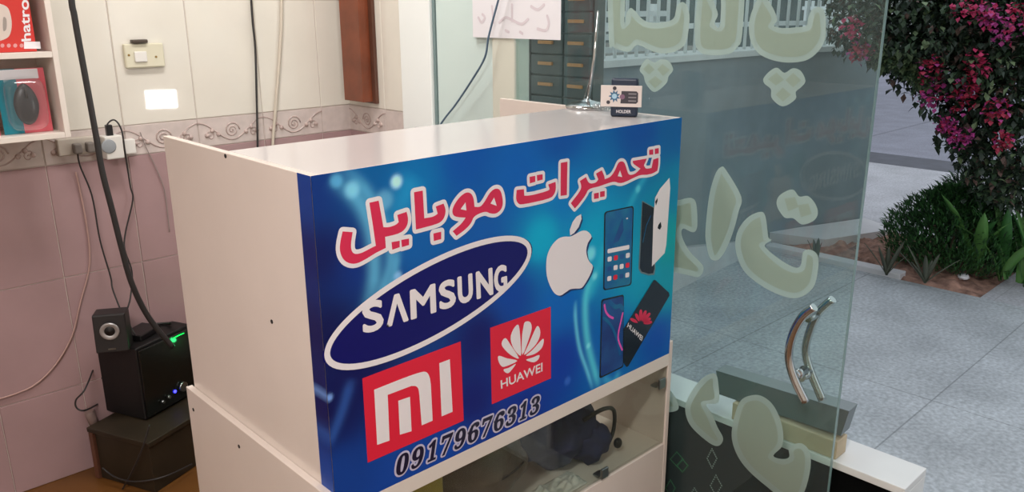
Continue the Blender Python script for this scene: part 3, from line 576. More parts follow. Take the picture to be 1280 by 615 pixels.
def blister(label, x, z, left, right, mouse, dx=0.0):
    t = thing('mouse_blister_pack', (x, 1.57, z), label, 'package', 'packaged mice on the lower shelf')
    c = Vector((x, 1.56, z)); w_, h_ = 0.066, 0.192
    mb = MB().box(c+Vector((-w_, 0, 0)), c+Vector((-0.012, 0.003, h_)), 0).box(c+Vector((-0.012, 0, 0)), c+Vector((w_, 0.003, h_)), 1).box(c+Vector((-w_*0.9, -0.0006, h_*0.84)), c+Vector((w_*0.75, 0, h_*0.99)), 2)
    mb.build('card', [left, right, M_paper], t)
    MB().ball(c+Vector((0.0, -0.018, h_*0.46)), (0.034, 0.017, 0.062), 22, 14, fn=lambda n: 1.0-0.12*max(0, n.z)*abs(n.x)).build('mouse', mouse, t)
    MB().tube([c+Vector((0.0, -0.0355, h_*0.56)), c+Vector((0, -0.0365, h_*0.62)), c+Vector((0, -0.035, h_*0.69))], 0.004, 8).build('scroll_wheel', M_blackm, t)
    rows = []
    for sx, sy in ((1.0, 0.0), (0.97, -0.022), (0.90, -0.038), (0.78, -0.043)):
        rows.append([c+Vector((0, sy-0.0002, h_*0.46))+Vector((w_*0.86*sx*(abs(math.cos(a))**0.45)*math.copysign(1, math.cos(a)), 0, h_*0.42*sx*(abs(math.sin(a))**0.45)*math.copysign(1, math.sin(a)))) for a in np.linspace(0, 2*math.pi, 33)[:-1]])
    MB().grid(rows, 0, True, True).face(rows[-1], 0).build('clear_blister', M_clear, t)
    return t
M_teal = mat('teal_card', (22, 128, 146), 0.4); M_pinkc = mat('pink_card', (226, 104, 116), 0.4)
blister('teal and pink blister pack with a black mouse at the shelf end', -0.062, 1.2395, M_teal, M_pinkc, mat('charcoal_plastic', (38, 38, 42), 0.3))
blister('red blister pack with a black mouse beside the teal and pink pack', -0.205, 1.2395, mat('red_card_dull', (190, 60, 66), 0.4), M_pinkc, M_black)

# sockets, plugs
def wq(a, b, d=0.0): return Vector(P(a, b, 1, WV-0.004-d))
so = thing('wall_socket', tuple(wq(180, 80)), 'cream double wall socket on the white upper tiles', 'socket')
a_, b_ = wq(152, 55), wq(205, 83)
plate = MB().box((a_.x, WV-0.020, b_.z), (b_.x, WV-0.0035, a_.z)).build('face_plate', M_cream, so, bevel=0.005, seg=3)
for px_, py_ in ((161, 69), (195, 71)):
    q = wq(px_, py_, 0.016); MB().lathe((q.x, WV-0.0215, q.z), [(0.004, 0), (0.004, 0.002)], 10, axis='Y').build('screw', mat('brass', (150, 120, 70), 0.3, 1.0), plate)
q = wq(176, 71, 0.016); MB().box((q.x-0.022, WV-0.026, q.z-0.018), (q.x+0.020, WV-0.0195, q.z+0.018)).build('socket_insert', M_white, plate, bevel=0.006)
q = wq(172, 53); MB().box((q.x-0.026, WV-0.030, q.z-0.002), (q.x+0.026, WV-0.006, q.z+0.010)).build('dark_cover', mat('dark_brown_plastic', (70, 58, 48), 0.5), so, bevel=0.003)
ad = thing('cube_adapter', tuple(wq(136, 184)), 'white cube adapter with a round grey face below the border tiles', 'adapter')
a_, b_ = wq(123, 169), wq(149, 195)
MB().box((a_.x, WV-0.060, b_.z), (b_.x, WV-0.004, a_.z)).build('adapter_body', M_white, ad, bevel=0.004)
q = P(136, 183, 1, WV-0.061); MB().lathe((q.x, WV-0.0625, q.z), [(0.001, -0.001), (0.020, -0.001), (0.0235, 0.0), (0.0235, 0.002)], 24, axis='Y').build('round_face', mat('mid_grey_plastic', (150, 155, 160), 0.5), ad)
q = wq(159, 182); s2 = MB().box((q.x-0.018, WV-0.030, q.z-0.026), (q.x+0.020, WV-0.004, q.z+0.024)).build('small_socket_block', M_white, bevel=0.003); tag(s2, 'small blank white socket block right of the cube adapter', 'socket block')
mb = MB(); q = wq(100, 178)
so2 = thing('socket_strip', tuple(q), 'grey-white socket strip with plugs at the border under the shelf', 'socket')
MB().box((q.x-0.075, WV-0.030, q.z-0.036), (q.x+0.055, WV-0.004, q.z+0.020)).build('strip_body', mat('aged_white_plastic', (186, 176, 164), 0.5), so2, bevel=0.004)
for dx in (-0.035, 0.005): MB().box((q.x+dx, WV-0.062, q.z-0.030), (q.x+dx+0.024, WV-0.0305, q.z+0.004)).build('plug', mat('grey_plug', (112, 104, 98), 0.5), so2, bevel=0.005)

def cable(name, pts, axis, d, r, m, label, seg=8, extra=()):
    p = [P(a, b, axis, d[i] if isinstance(d, (list, tuple)) else d) for i, (a, b) in enumerate(pts)] + [Vector(e) for e in extra]
    return tag(MB().tube(spline(p, 6), r, seg).build(name, m), label, 'cable')
top_ext = P(88, -40, 1, 1.46); bkz = mat('black_cable_sheath', (44, 42, 42), 0.45)
cable('thick_cable', [(78,-230),(88,-20),(93,20),(100,60),(112,125),(121,175),(128,215),(140,262),(152,310),(165,355),(186,397),(216,434)], 1, [1.48]*11+[1.47], 0.0095, bkz, 'thick black cable hanging across the tiles down to the subwoofer')
cable('thin_cable', [(97,190),(100,207),(115,245),(125,300),(138,345),(141,362),(152,390),(166,420)], 1, [1.64,1.66,1.67,1.67,1.66,1.65,1.62,1.58], 0.0028, bkz, 'thin black cable from the socket strip down behind the small speaker')
cable('usb_cable', [(136,168),(134,156),(143,150),(152,163),(157,195),(163,233),(166,250),(157,290),(156,312),(165,340),(163,372),(158,396),(170,420)], 1, [1.66,1.66,1.655,1.655,1.66,1.67,1.67,1.67,1.66,1.65,1.63,1.61,1.58], 0.0028, bkz, 'thin black cable arching from the cube adapter, right of the thick cable')
q = P(136, 161, 1, 1.665); tag(MB().box((q.x-0.010, 1.655, q.z-0.026), (q.x+0.010, 1.675, q.z+0.014)).build('usb_plug', M_black, bevel=0.003), 'black plug standing on top of the white cube adapter', 'plug')
cable('hanging_cable', [(306,-200),(314,0),(319,60),(321,130),(322,183),(322,240)], 1, 1.675, 0.0042, bkz, 'straight black cable hanging down the tiles behind the counter')
cable('pale_cable', [(352,-200),(352,0),(350,60),(345,130),(341,180),(340,240)], 1, 1.685, 0.006, mat('pale_cable_sheath', (206, 196, 180), 0.5), 'pale cream cable on the tiles right of the straight black one')
cable('fine_wire', [(175,165),(183,185),(196,212),(206,240),(212,290)], 1, 1.69, 0.0016, mat('grey_wire', (150, 136, 132), 0.6), 'fine grey wire on the pink tiles at the counter corner')
cable('beige_cable', [(-6,500),(20,492),(45,480),(70,455),(90,420),(100,380),(112,330),(108,280),(95,215)], 1, 1.69, 0.003, mat('beige_wire', (176, 142, 134), 0.6), 'beige cable sagging over the pink tiles to the left edge')
cable('blue_cable', [(640,-60),(623,0),(611,45),(606,72),(590,100),(570,130),(553,152),(540,175)], 0, [1.12,1.12,1.12,1.12,1.125,1.13,1.13,1.13], 0.0035, mat('blue_grey_sheath', (86, 110, 132), 0.5), 'blue-grey cable hanging in front of the pale panel by the window')

# ------------------------------------------------------------------ subwoofer, small speaker and their stand
STZ = 0.20
Nn = P(181, 527, 2, STZ); Ll = P(125, 513, 2, STZ); Rr = P(246, 493, 2, STZ)
e1 = (Ll-Nn); e1.z = 0; le = min(e1.length, 0.22); e1.normalize(); e2 = Vector((-e1.y, e1.x, 0)); e2 = e2 if e2.dot(Rr-Nn) > 0 else -e2
SUBH = P(188, 455, 1, Nn.y).z - STZ; SUBH = 0.275
stand = thing('wooden_stand', (Nn.x+0.1, Nn.y+0.1, 0), 'dark brown wooden stand on the floor under the black subwoofer', 'stand')
def SBx(a0, a1, b0, b1, z0, z1): return [Nn+e1*a+e2*b+Vector((0, 0, z-STZ)) for a, b, z in ((a1,b0,z0),(a0,b0,z0),(a0,b1,z0),(a1,b1,z0),(a1,b0,z1),(a0,b0,z1),(a0,b1,z1),(a1,b1,z1))]
DL, DR = le, 0.26
M_olive = mat('olive_brown_board', (42, 34, 22), 0.5, var=0.2, vscale=7)
MB().hexa(SBx(-0.13, DL-0.06, -0.11, DR+0.03, STZ-0.018, STZ-0.001)).build('top_board', M_olive, stand, bevel=0.002)
MB().hexa(SBx(-0.12, DL-0.085, -0.10, DR+0.02, 0.001, STZ-0.0185)).build('cabinet_body', M_olive, stand, bevel=0.002)
MB().hexa(SBx(DL-0.0845, DL-0.065, -0.11, 0.011, 0.001, STZ-0.0185)).build('front_post', M_wooddark, stand, bevel=0.002)
sub = thing('subwoofer', tuple(Nn), 'black subwoofer box with a glossy control panel and green glow on the stand', 'subwoofer')
MB().hexa(SBx(0.002, DL, 0.006, DR, STZ, STZ+SUBH)).build('cabinet_body', mat('soft_black_vinyl', (15, 13, 14), 0.5), sub, bevel=0.006, seg=3)
fp = MB().hexa(SBx(-0.008, 0.0015, 0.012, DR-0.006, STZ+0.01, STZ+SUBH-0.01)).build('front_panel', M_gloss, sub, bevel=0.003)
def FP(b, z, a=-0.009): return Nn+e1*a+e2*b+Vector((0, 0, z))
for b2, z2, r2 in ((0.075, 0.045, 0.006), (0.105, 0.05, 0.006), (0.175, 0.06, 0.018)):
    p = FP(b2, z2); MB().tube([p, p-e1*0.012], r2, 14).build('knob', M_steel, fp)
p = FP(0.14, 0.055); MB().tube([p, p-e1*0.003], 0.006, 10).build('blue_indicator', mat('blue_led', (60, 60, 220), 0.3, emit=((50, 50, 255), 6)), fp)
MB().tube([FP(0.165, 0.256, -0.010), FP(0.19, 0.258, -0.012), FP(0.215, 0.256, -0.010)], 0.002, 8).build('green_light_strip', mat('green_glow', (20, 180, 90), 0.3, emit=((10, 200, 70), 2.5)), fp)
gl = bpy.data.lights.new('green_glow_light', 'POINT'); gl.energy = 0.10; gl.color = (0.05, 1, 0.25); gl.shadow_soft_size = 0.01; go = bpy.data.objects.new('green_glow_light', gl); col.objects.link(go); go.location = FP(0.19, 0.235, -0.035)
spk_c = P(141, 441, 2, STZ+SUBH)
ang = math.atan2(spk_c.x-CAM.x, -(spk_c.y-CAM.y)); sf = Vector((CAM.x-spk_c.x, CAM.y-spk_c.y, 0)).normalized(); sf.rotate(Matrix.Rotation(R(-14), 3, 'Z')); sr = Vector((-sf.y, sf.x, 0))
spk = thing('small_speaker', tuple(spk_c), 'small black desktop speaker with a silver ring, standing on the subwoofer', 'speaker')
def KB(x0, x1, d0, d1, z0, z1, tl=0.0): return [spk_c+sr*a+sf*b+Vector((0, 0, c)) for a, b, c in ((x0,d1,z0),(x1,d1,z0),(x1,d0,z0),(x0,d0,z0),(x0,d1-tl,z1),(x1,d1-tl,z1),(x1,d0,z1),(x0,d0,z1))]
MB().hexa(KB(-0.052, 0.052, -0.08, 0.0, 0.0005, 0.135, 0.012)).build('speaker_body', mat('charcoal_speaker', (34, 31, 32), 0.45), spk, bevel=0.005, seg=3)
dc = spk_c+Vector((0, 0, 0.078))-sf*0.003; ax_ = sf
def ring(r0, d0): e = [sr*math.cos(t)+Vector((0, 0, 1))*math.sin(t) for t in np.linspace(0, 2*math.pi, 29)[:-1]]; return [dc+q*r0+sf*d0 for q in e]
MB().grid([ring(0.031, 0.0), ring(0.031, 0.004), ring(0.027, 0.006), ring(0.017, 0.001)], 0, True, True).build('driver_ring', mat('silver_cone', (180, 178, 178), 0.3, 0.6), spk)
MB().grid([ring(0.017, 0.0012), ring(0.010, 0.004), ring(0.001, 0.006)], 0, True, True).build('driver_cap', M_black, spk)
MB().hexa([p+Vector((0, 0, 0)) for p in KB(-0.012, 0.012, 0.0, 0.002, 0.012, 0.017)]).build('name_badge', M_steel, spk)
tq = P(195, 437, 2, STZ+SUBH)
rou = thing('black_adapter_box', tuple(tq), 'flat black device with cables lying on top of the subwoofer', 'device')
MB().hexa([Nn+e1*a+e2*b+Vector((0, 0, SUBH+0.0015+c)) for a, b, c in ((0.10,0.04,0),(0.03,0.06,0),(0.05,0.17,0),(0.12,0.15,0),(0.10,0.04,0.028),(0.03,0.06,0.022),(0.05,0.17,0.022),(0.12,0.15,0.028))]).build('device_body', M_black, rou, bevel=0.004)
MB().tube(spline([Nn+e1*a+e2*b+Vector((0, 0, SUBH+c)) for a, b, c in ((0.06,0.15,0.03),(0.03,0.19,0.025),(0.06,0.215,0.006),(0.11,0.20,0.006),(0.13,0.15,0.01))], 6), 0.004, 8).build('device_cable', M_blackm, rou)
def cab3(pts, label, r=0.003): return tag(MB().tube(spline(pts, 6), r, 8).build('speaker_cable', bkz), label, 'cable', 'loose cables around the subwoofer')
wl = lambda a, b, v: P(a, b, 1, v)
cab3([Ll+Vector((0, 0, 0.17))-e1*0.004, wl(106,487,1.58), wl(95,500,1.60), wl(96,510,1.60), wl(106,513,1.60), Ll+Vector((0, 0, 0.03))-e1*0.004], 'black cable loop sticking out left of the subwoofer')
fr = lambda a, b: (lambda q: q)(P(a, b, 1, Nn.y-0.01))
def onstand(a, b, d=0.014):            # just in front of the stand's front board
    dd = (RX*(a-640)+DN*(b-307.5)+_f*FPX); best = None
    for n_, o_ in ((-e1, 0.13), (-e2, 0.11)):
        t = ((Nn+n_*(o_+d))-CAM).dot(n_)/dd.dot(n_)
        if dd.dot(n_) < 0 and (best is None or t > best): best = t
    return CAM+dd*best
cab3([onstand(187,531), onstand(178,560), onstand(165,590), onstand(152,614), onstand(140,640)], 'thin black cable running down the front of the wooden stand')
cab3([onstand(128,585), onstand(145,597), onstand(170,602), onstand(205,596), onstand(240,580)], 'thin black cable sagging across the front of the wooden stand')
tag(MB().tube([wl(111,514,1.683), wl(119,533,1.683)], 0.016, 12).build('plug_adapter', mat('dusty_grey_plastic', (132, 110, 104), 0.6)), 'dusty grey plug beside the left corner of the wooden stand', 'plug')

# ------------------------------------------------------------------ shop-front wall: plank, paper
pk = MB().box((1.105, 1.50, 1.243), (1.150, 1.635, 2.2), 0).box((1.150, 1.478, 1.235), (1.1655, 1.60, 2.2), 1)
tag(pk.build('wooden_plank', [M_wood, M_wooddark], bevel=0.002), 'reddish brown wooden plank hanging upright in the tiled corner', 'plank')
pp = thing('paper_notice', (1.158, 0.68, 1.503), 'white paper notice taped to the glass above the counter, writing showing through', 'notice')
ps = MB().box((1.1495, 0.482, 1.505), (1.1505, 0.885, 2.0)).build('paper_sheet', M_paper, pp)
mb = MB(); gp = lambda a, b: Vector(P(a, b, 0, 1.1491))
for st_ in ([(598,22),(602,28),(606,22),(603,18)], [(615,8),(617,28)], [(624,28),(632,22),(642,26),(652,30),(660,24)], [(640,6),(640,26)], [(672,36),(682,38),(686,30),(684,20)], [(650,40),(653,42)], [(664,8),(672,12),(680,6)], [(632,38),(636,40)]):
    MB().outline(spline([gp(a, b) for a, b in st_], 5), 0.0045, (-1, 0, 0), 0, False).build('written_stroke', mat('faint_pink_ink', (216, 206, 212), 0.6), ps)

# ceiling lamp (the room's own light)
cl = thing('ceiling_light', (-1.45, -1.15, 2.88), 'white ceiling strip light above the customer side of the shop floor', 'ceiling light', 'ceiling strip lights')
MB().box((-2.07, -1.32, 2.905), (-0.83, -0.98, 2.999)).build('housing', M_white, cl, bevel=0.004)
MB().box((-2.05, -1.30, 2.897), (-0.85, -1.00, 2.9045)).build('diffuser', mat('lit_diffuser', (255, 245, 235), 0.5, emit=((255, 240, 225), 1.0)), cl)

cl2 = thing('ceiling_light', (0.40, 0.85, 2.88), 'added ceiling strip light above the counter, fill for the tiled walls', 'ceiling light', 'ceiling strip lights')  # unseen fitting added around the rear fill light
MB().box((-0.07, 0.68, 2.905), (0.87, 1.02, 2.999)).build('housing', M_white, cl2, bevel=0.004)
MB().box((-0.05, 0.70, 2.897), (0.85, 1.00, 2.9045)).build('diffuser', MATS['lit_diffuser'], cl2)

# ------------------------------------------------------------------ outside
def ground_mat(name, rgb, rgb2, bw, rh, off=(0, 0), seam=0.004, speck=(160, 165, 170)):
    m = bpy.data.materials.new(name); m.use_nodes = True; nt = m.node_tree; b = nt.nodes['Principled BSDF']; b.inputs['Roughness'].default_value = 0.45
    t = nt.nodes.new('ShaderNodeTexCoord'); mp = nt.nodes.new('ShaderNodeMapping'); mp.inputs['Location'].default_value = (*off, 0)
    br = nt.nodes.new('ShaderNodeTexBrick'); br.offset = 0.0; br.inputs['Scale'].default_value = 1; br.inputs['Brick Width'].default_value = bw; br.inputs['Row Height'].default_value = rh; br.inputs['Mortar Size'].default_value = seam; br.inputs['Mortar Smooth'].default_value = 0.4
    br.inputs['Color1'].default_value = (*L3(rgb), 1); br.inputs['Color2'].default_value = (*L3(rgb2), 1); br.inputs['Mortar'].default_value = (*[x*0.6 for x in L3(rgb)], 1)
    n1 = nt.nodes.new('ShaderNodeTexNoise'); n1.inputs['Scale'].default_value = 3.2; n1.inputs['Detail'].default_value = 8; n2 = nt.nodes.new('ShaderNodeTexNoise'); n2.inputs['Scale'].default_value = 55; n2.inputs['Detail'].default_value = 6
    nt.links.new(t.outputs['Object'], mp.inputs[0]); nt.links.new(mp.outputs[0], br.inputs['Vector'])
    for n in (n1, n2): nt.links.new(t.outputs['Object'], n.inputs['Vector'])
    r1 = nt.nodes.new('ShaderNodeMapRange'); r1.inputs[1].default_value = 0.3; r1.inputs[2].default_value = 0.7; r1.inputs[3].default_value = 0.82; r1.inputs[4].default_value = 1.14; nt.links.new(n1.outputs['Fac'], r1.inputs[0])
    r2 = nt.nodes.new('ShaderNodeMapRange'); r2.inputs[1].default_value = 0.35; r2.inputs[2].default_value = 0.7; r2.inputs[3].default_value = 0.8; r2.inputs[4].default_value = 1.25; nt.links.new(n2.outputs['Fac'], r2.inputs[0])
    mu = nt.nodes.new('ShaderNodeMath'); mu.operation = 'MULTIPLY'; nt.links.new(r1.outputs[0], mu.inputs[0]); nt.links.new(r2.outputs[0], mu.inputs[1])
    vm = nt.nodes.new('ShaderNodeVectorMath'); vm.operation = 'SCALE'; nt.links.new(br.outputs['Color'], vm.inputs[0]); nt.links.new(mu.outputs[0], vm.inputs['Scale']); nt.links.new(vm.outputs[0], b.inputs['Base Color'])
    return m
M_pave = ground_mat('granite_paving', (174, 179, 183), (168, 172, 178), 1.47, 0.92, (-1.25+0.0, 0.22))
M_walk = ground_mat('pale_sidewalk', (182, 182, 187), (177, 177, 183), 0.6, 0.6, seam=0.002)
M_conc = mat('grey_concrete_wall', (128, 138, 144), 0.8, var=0.12, vscale=4, bump=0.15, bscale=20)
M_cap = mat('pale_coping', (206, 208, 206), 0.7, var=0.06, vscale=8)
M_kerb = mat('pale_kerb_stone', (212, 210, 212), 0.6, var=0.05, vscale=9)
struct(MB().box((1.262, -7, -0.1), (4.24, 1.9, 0.0)).build('pavement', M_pave, loc=(0, 0, 0)))
struct(MB().box((4.2405, -7, -0.1), (5.3, 0.07, 0.0)).build('pavement_path', M_walk, loc=(0, 0, 0)))
struct(MB().box((5.3005, -9, -0.1), (7.98, 7, 0.0)).build('sidewalk', M_walk, loc=(0, 0, 0)))
struct(MB().box((7.981, -14, -0.16), (8.7, 7, -0.012)).build('gutter', mat('dark_gutter', (78, 80, 90), 0.6, var=0.2, vscale=5), loc=(8.2, 0, 0)))
struct(MB().box((8.701, -30, -0.16), (40, 20, -0.04)).build('road', ground_mat('road_asphalt', (132, 133, 148), (134, 135, 150), 40, 3.2, seam=0.03), loc=(0, 0, 0)))
struct(MB().box((1.3, -14, -0.4), (40, 14, -0.17)).build('ground_base', mat('earth', (120, 104, 92), 0.95, var=0.2, vscale=3)))
struct(MB().box((4.20, 0.05, -0.12), (5.32, 1.9, -0.012)).build('bed_base', mat('earth', (120, 104, 92))))
# flower bed soil and its kerbs
mb = MB(); n = 44
mb.grid([[(4.25+1.05*i/n, 0.075+1.30*j/n, -0.008+min(1, 8*min(i/n, 1-i/n, j/n, 1-j/n))*(0.02+0.05*noise.noise(Vector((i*0.35, j*0.35, 0)))+0.02*noise.noise(Vector((i*1.3, j*1.3, 4))))) for j in range(n+1)] for i in range(n+1)])
struct(mb.build('bed_soil', mat('brown_soil', (128, 96, 84), 0.95, var=0.35, vscale=16, bump=0.6, bscale=45, rgb2=(160, 124, 108))))
struct(MB().box((4.235, 0.52, -0.05), (4.33, 1.42, 0.035)).build('kerb_near', M_kerb, bevel=0.006))
k0 = P(958, 300, 2, 0.0); k1 = P(1080, 282, 2, 0.0); k2 = P(1118, 296, 2, 0.0); k3 = P(1030, 310, 2, 0.0)
struct(MB().plate([(p.x, p.y, 0.06) for p in (k0, k1, k2, k3)], (0, 0, -0.1)).build('kerb_far', M_kerb))
# low boundary wall with its coping, pale ramp at its foot
mb = MB(); line = [(2.50, 1.52), (4.46, 1.52), (5.36, 1.262)]
for (x0, y0), (x1, y1) in zip(line, line[1:]):
    mb.hexa([(x0, y0, -0.05), (x1, y1, -0.05), (x1, y1+0.2, -0.05), (x0, y0+0.2, -0.05), (x0, y0, 1.30), (x1, y1, 1.30), (x1, y1+0.2, 1.30), (x0, y0+0.2, 1.30)], 0)
    mb.hexa([(x0-.01, y0-0.02, 1.3005), (x1, y1-0.02, 1.3005), (x1, y1+0.28, 1.3005), (x0-.01, y0+0.28, 1.3005), (x0-.01, y0-0.02, 1.335), (x1, y1-0.02, 1.335), (x1, y1+0.28, 1.335), (x0-.01, y0+0.28, 1.335)], 1)
struct(mb.build('boundary_wall', [M_conc, M_cap]))
struct(MB().hexa([(2.55, 1.28, -0.02), (4.40, 1.42, -0.02), (4.40, 1.519, -0.02), (2.55, 1.519, -0.02), (2.55, 1.45, 0.30), (4.40, 1.50, 0.03), (4.40, 1.519, 0.03), (2.55, 1.519, 0.30)]).build('ramp_footing', mat('pale_concrete', (176, 178, 180), 0.8, var=0.1, vscale=6)))
struct(MB().box((2.52, 1.83, -0.05), (5.4, 6.9, 1.28)).build('yard_ground', mat('yard_earth', (128, 126, 120), 0.9, var=0.15, vscale=4)))
fence = thing('picket_fence', (2.5, 1.66, 1.335), 'white metal picket fence standing on the low grey wall', 'fence')
M_fw = mat('white_fence_paint', (226, 230, 230), 0.4)
fl = [(2.50, 1.66), (4.46, 1.66), (5.36, 1.402)]
for zz in (1.475, 2.02):
    mb = MB()
    for (x0, y0), (x1, y1) in zip(fl, fl[1:]): mb.hexa([(x0, y0-.012, zz), (x1, y1-.012, zz), (x1, y1+.012, zz), (x0, y0+.012, zz), (x0, y0-.012, zz+.03), (x1, y1-.012, zz+.03), (x1, y1+.012, zz+.03), (x0, y0+.012, zz+.03)])
    mb.build('rail', M_fw, fence)
d = 0.04
while d < 2.88:
    if d < 1.96: x, y = 2.5+d, 1.66
    else: x, y = 4.46+(d-1.96)*0.963, 1.66-(d-1.96)*0.2696
    MB().tube([(x, y-0.02, 1.336), (x, y-0.02, 2.15)], 0.011, 6).build('picket', M_fw, fence); d += 0.094
sh_ = thing('slatted_bench', (2.9, 2.2, 1.28), 'white slatted bench behind the picket fence at its left end', 'bench')
for z in (1.32, 1.40, 1.47, 1.54): MB().box((2.6, 2.16, z), (4.0, 2.2, z+0.035)).build('slat', M_fw, sh_)
for x in (2.7, 3.9): MB().box((x, 2.2, 1.28), (x+0.05, 2.26, 1.62)).build('post', M_fw, sh_)
struct(MB().box((2.0, 6.9, -0.1), (15, 7.2, 5)).build('neighbour_house', mat('dim_house_wall', (92, 104, 104), 0.9, var=0.25, vscale=1.5), loc=(2, 7, 0)))

# neighbour's tray stack left of the door, seen through the window
rk = thing('tray_rack', (1.95, 1.2, 0), 'dark rack of trays with bronze handles behind the window glass', 'rack')
M_tray = mat('dark_green_grey_metal', (86, 92, 90), 0.5, var=0.15, vscale=6); M_brz = mat('bronze', (232, 158, 88), 0.45, 0.0)
RU = 1.9; rv0 = P(738, 90, 0, RU).y; rv1 = P(655, 90, 0, RU).y
MB().box((RU+0.01, rv0-0.008, 0), (RU+0.075, rv1+0.0, 2.3)).build('rack_frame', M_tray, rk)
vm_ = (P(706, 90, 0, RU).y)
for cc, (y0, y1) in enumerate(((rv0, vm_-0.004), (vm_+0.004, rv1-0.055))):
    for k in range(11):
        z0 = 0.79+0.0885*k; tr_ = MB().box((RU-0.012, y0, z0), (RU+0.009, y1, z0+0.082)).build('tray_front', M_tray, rk, bevel=0.003)
        yc = (y0+y1)/2; MB().box((RU-0.024, yc-0.042, z0+0.040), (RU-0.0125, yc+0.042, z0+0.054)).build('tray_handle', M_brz, tr_, bevel=0.002)
MB().box((RU-0.01, rv1-0.05, 0.3), (RU+0.009, rv1-0.002, 2.3)).build('black_strip', M_black, rk)
pn = MB().box((1.88, rv1+0.01, 0), (1.98, rv1+0.25, 2.5)).build('grey_side_panel', mat('mid_grey_panel', (128, 138, 136), 0.6)); tag(pn, 'plain grey upright panel left of the tray rack behind the glass', 'panel')
dp = MB().box((2.44, 1.50, 0), (2.494, 1.72, 1.27)).build('black_post', M_blackm); tag(dp, 'short black post at the left end of the grey wall', 'post')

M_bw = mat('cool_white_board', (226, 228, 226), 0.4)
# low white bench outside, with a black patterned cloth
be = thing('low_white_bench', (1.36, -0.2, 0), 'low white bench outside the door with a black patterned cloth front', 'bench')
BZ = 0.42; bu0 = 1.262; bu1 = 1.405; bv0 = P(1131.5, 611.7, 2, BZ).y; bv1 = 0.55
MB().box((bu0, bv0, BZ-0.022), (bu1, bv1, BZ)).build('bench_top', M_bw, be, bevel=0.002)
MB().box((bu0, bv0, 0.0), (bu1, bv0+0.022, BZ-0.0225)).build('end_panel', M_bw, be, bevel=0.002)
MB().box((bu0, bv1-0.022, 0.0), (bu1, bv1, BZ-0.0225)).build('end_panel', M_bw, be, bevel=0.002)
M_cloth = mat('black_cloth', (5, 6, 6), 0.9, spec=0.1)
ff = MB().box((bu0+0.012, bv0+0.0225, 0.0), (bu0+0.02, bv1-0.0225, BZ-0.0225)).build('cloth_front', M_cloth, be)
fpnt = lambda a, b: Vector(P(a, b, 0, bu0+0.0114))
mb = MB()
def diamond(cx, cy, w_, h_, m, dots=9, tl=0.0):
    cs = [(cx-w_, cy+tl), (cx, cy-h_), (cx+w_, cy-tl), (cx, cy+h_)]
    for k in range(4):
        a, b = cs[k], cs[(k+1) % 4]
        for t in range(dots//2+1):
            s_ = t/(dots//2+1); p = fpnt(a[0]+(b[0]-a[0])*s_, a[1]+(b[1]-a[1])*s_); mb.face([p+Vector((0, math.cos(u)*0.0024, math.sin(u)*0.0024)) for u in np.linspace(0, 2*math.pi, 9)[:-1]], m)
diamond(890, 573, 6, 12, 0); diamond(895, 607, 7, 13, 0); diamond(846, 574, 8, 9, 1); diamond(853, 582, 7, 8, 1); diamond(838, 610, 6, 10, 1); diamond(868, 622, 7, 12, 0); diamond(925, 632, 7, 13, 0)
mb.build('diamond_pattern', [mat('silver_beads', (170, 176, 168), 0.4), mat('green_beads', (60, 150, 80), 0.4)], ff)
tray = thing('metal_tray', (1.36, -0.2, BZ), 'grey flared metal tray on a beige block, on the bench behind the door glass', 'tray')
tu = 1.262
a_, b_, c_, d__ = P(895, 463, 0, tu+0.04), P(1061.5, 514, 0, tu+0.04), P(1051, 545, 0, tu+0.02), P(899, 493, 0, tu+0.02)
MB().plate([a_, b_, c_, d__], (0.05, 0, 0.004)).build('tray_body', mat('dark_grey_metal', (126, 134, 134), 0.3, 0.75), tray)
blk0 = P(1046, 560, 0, 1.268); blk1 = P(915, 510, 0, 1.268)
MB().box((1.268, blk0.y, BZ+0.0005), (1.33, blk1.y, min(c_.z, d__.z)-0.001)).build('beige_block', mat('beige_board', (196, 180, 150), 0.6, var=0.12, vscale=9), tray, bevel=0.003)

# unseen lamp added behind the counter; its mirror image makes the tile glint
wlp = Vector((0.741, 0.75, 1.203)); flo = thing('glint_lamp', (0.741, 0.735, 0), 'small unseen lamp added behind the counter to make the glint on the tiles', 'lamp')
fd = (Vector((0.388, 1.7, 1.302))-wlp).normalized(); fs = fd.cross(Vector((0, 0, 1))).normalized(); fu = fs.cross(fd)
def FL(x0, x1, y0, y1, z0, z1): return [wlp+fs*a+fd*b+fu*c for a, b, c in ((x0,y0,z0),(x1,y0,z0),(x1,y1,z0),(x0,y1,z0),(x0,y0,z1),(x1,y0,z1),(x1,y1,z1),(x0,y1,z1))]
MB().hexa(FL(-0.072, 0.072, -0.03, 0.0, -0.048, 0.046)).build('lamp_head', M_black, flo, bevel=0.004)
MB().hexa(FL(-0.066, 0.066, 0.0005, 0.003, -0.042, 0.040)).build('lit_panel', mat('glint_lamp_panel', (255, 255, 252), 0.4, emit=((255, 253, 248), 38)), flo)
pb = wlp-fd*0.015; MB().tube([(pb.x, pb.y, 0.0), (pb.x, pb.y, 1.165)], 0.009, 10).lathe((pb.x, pb.y, 0), [(0.06, 0), (0.06, 0.012), (0.01, 0.02)], 20).build('post', M_black, flo)

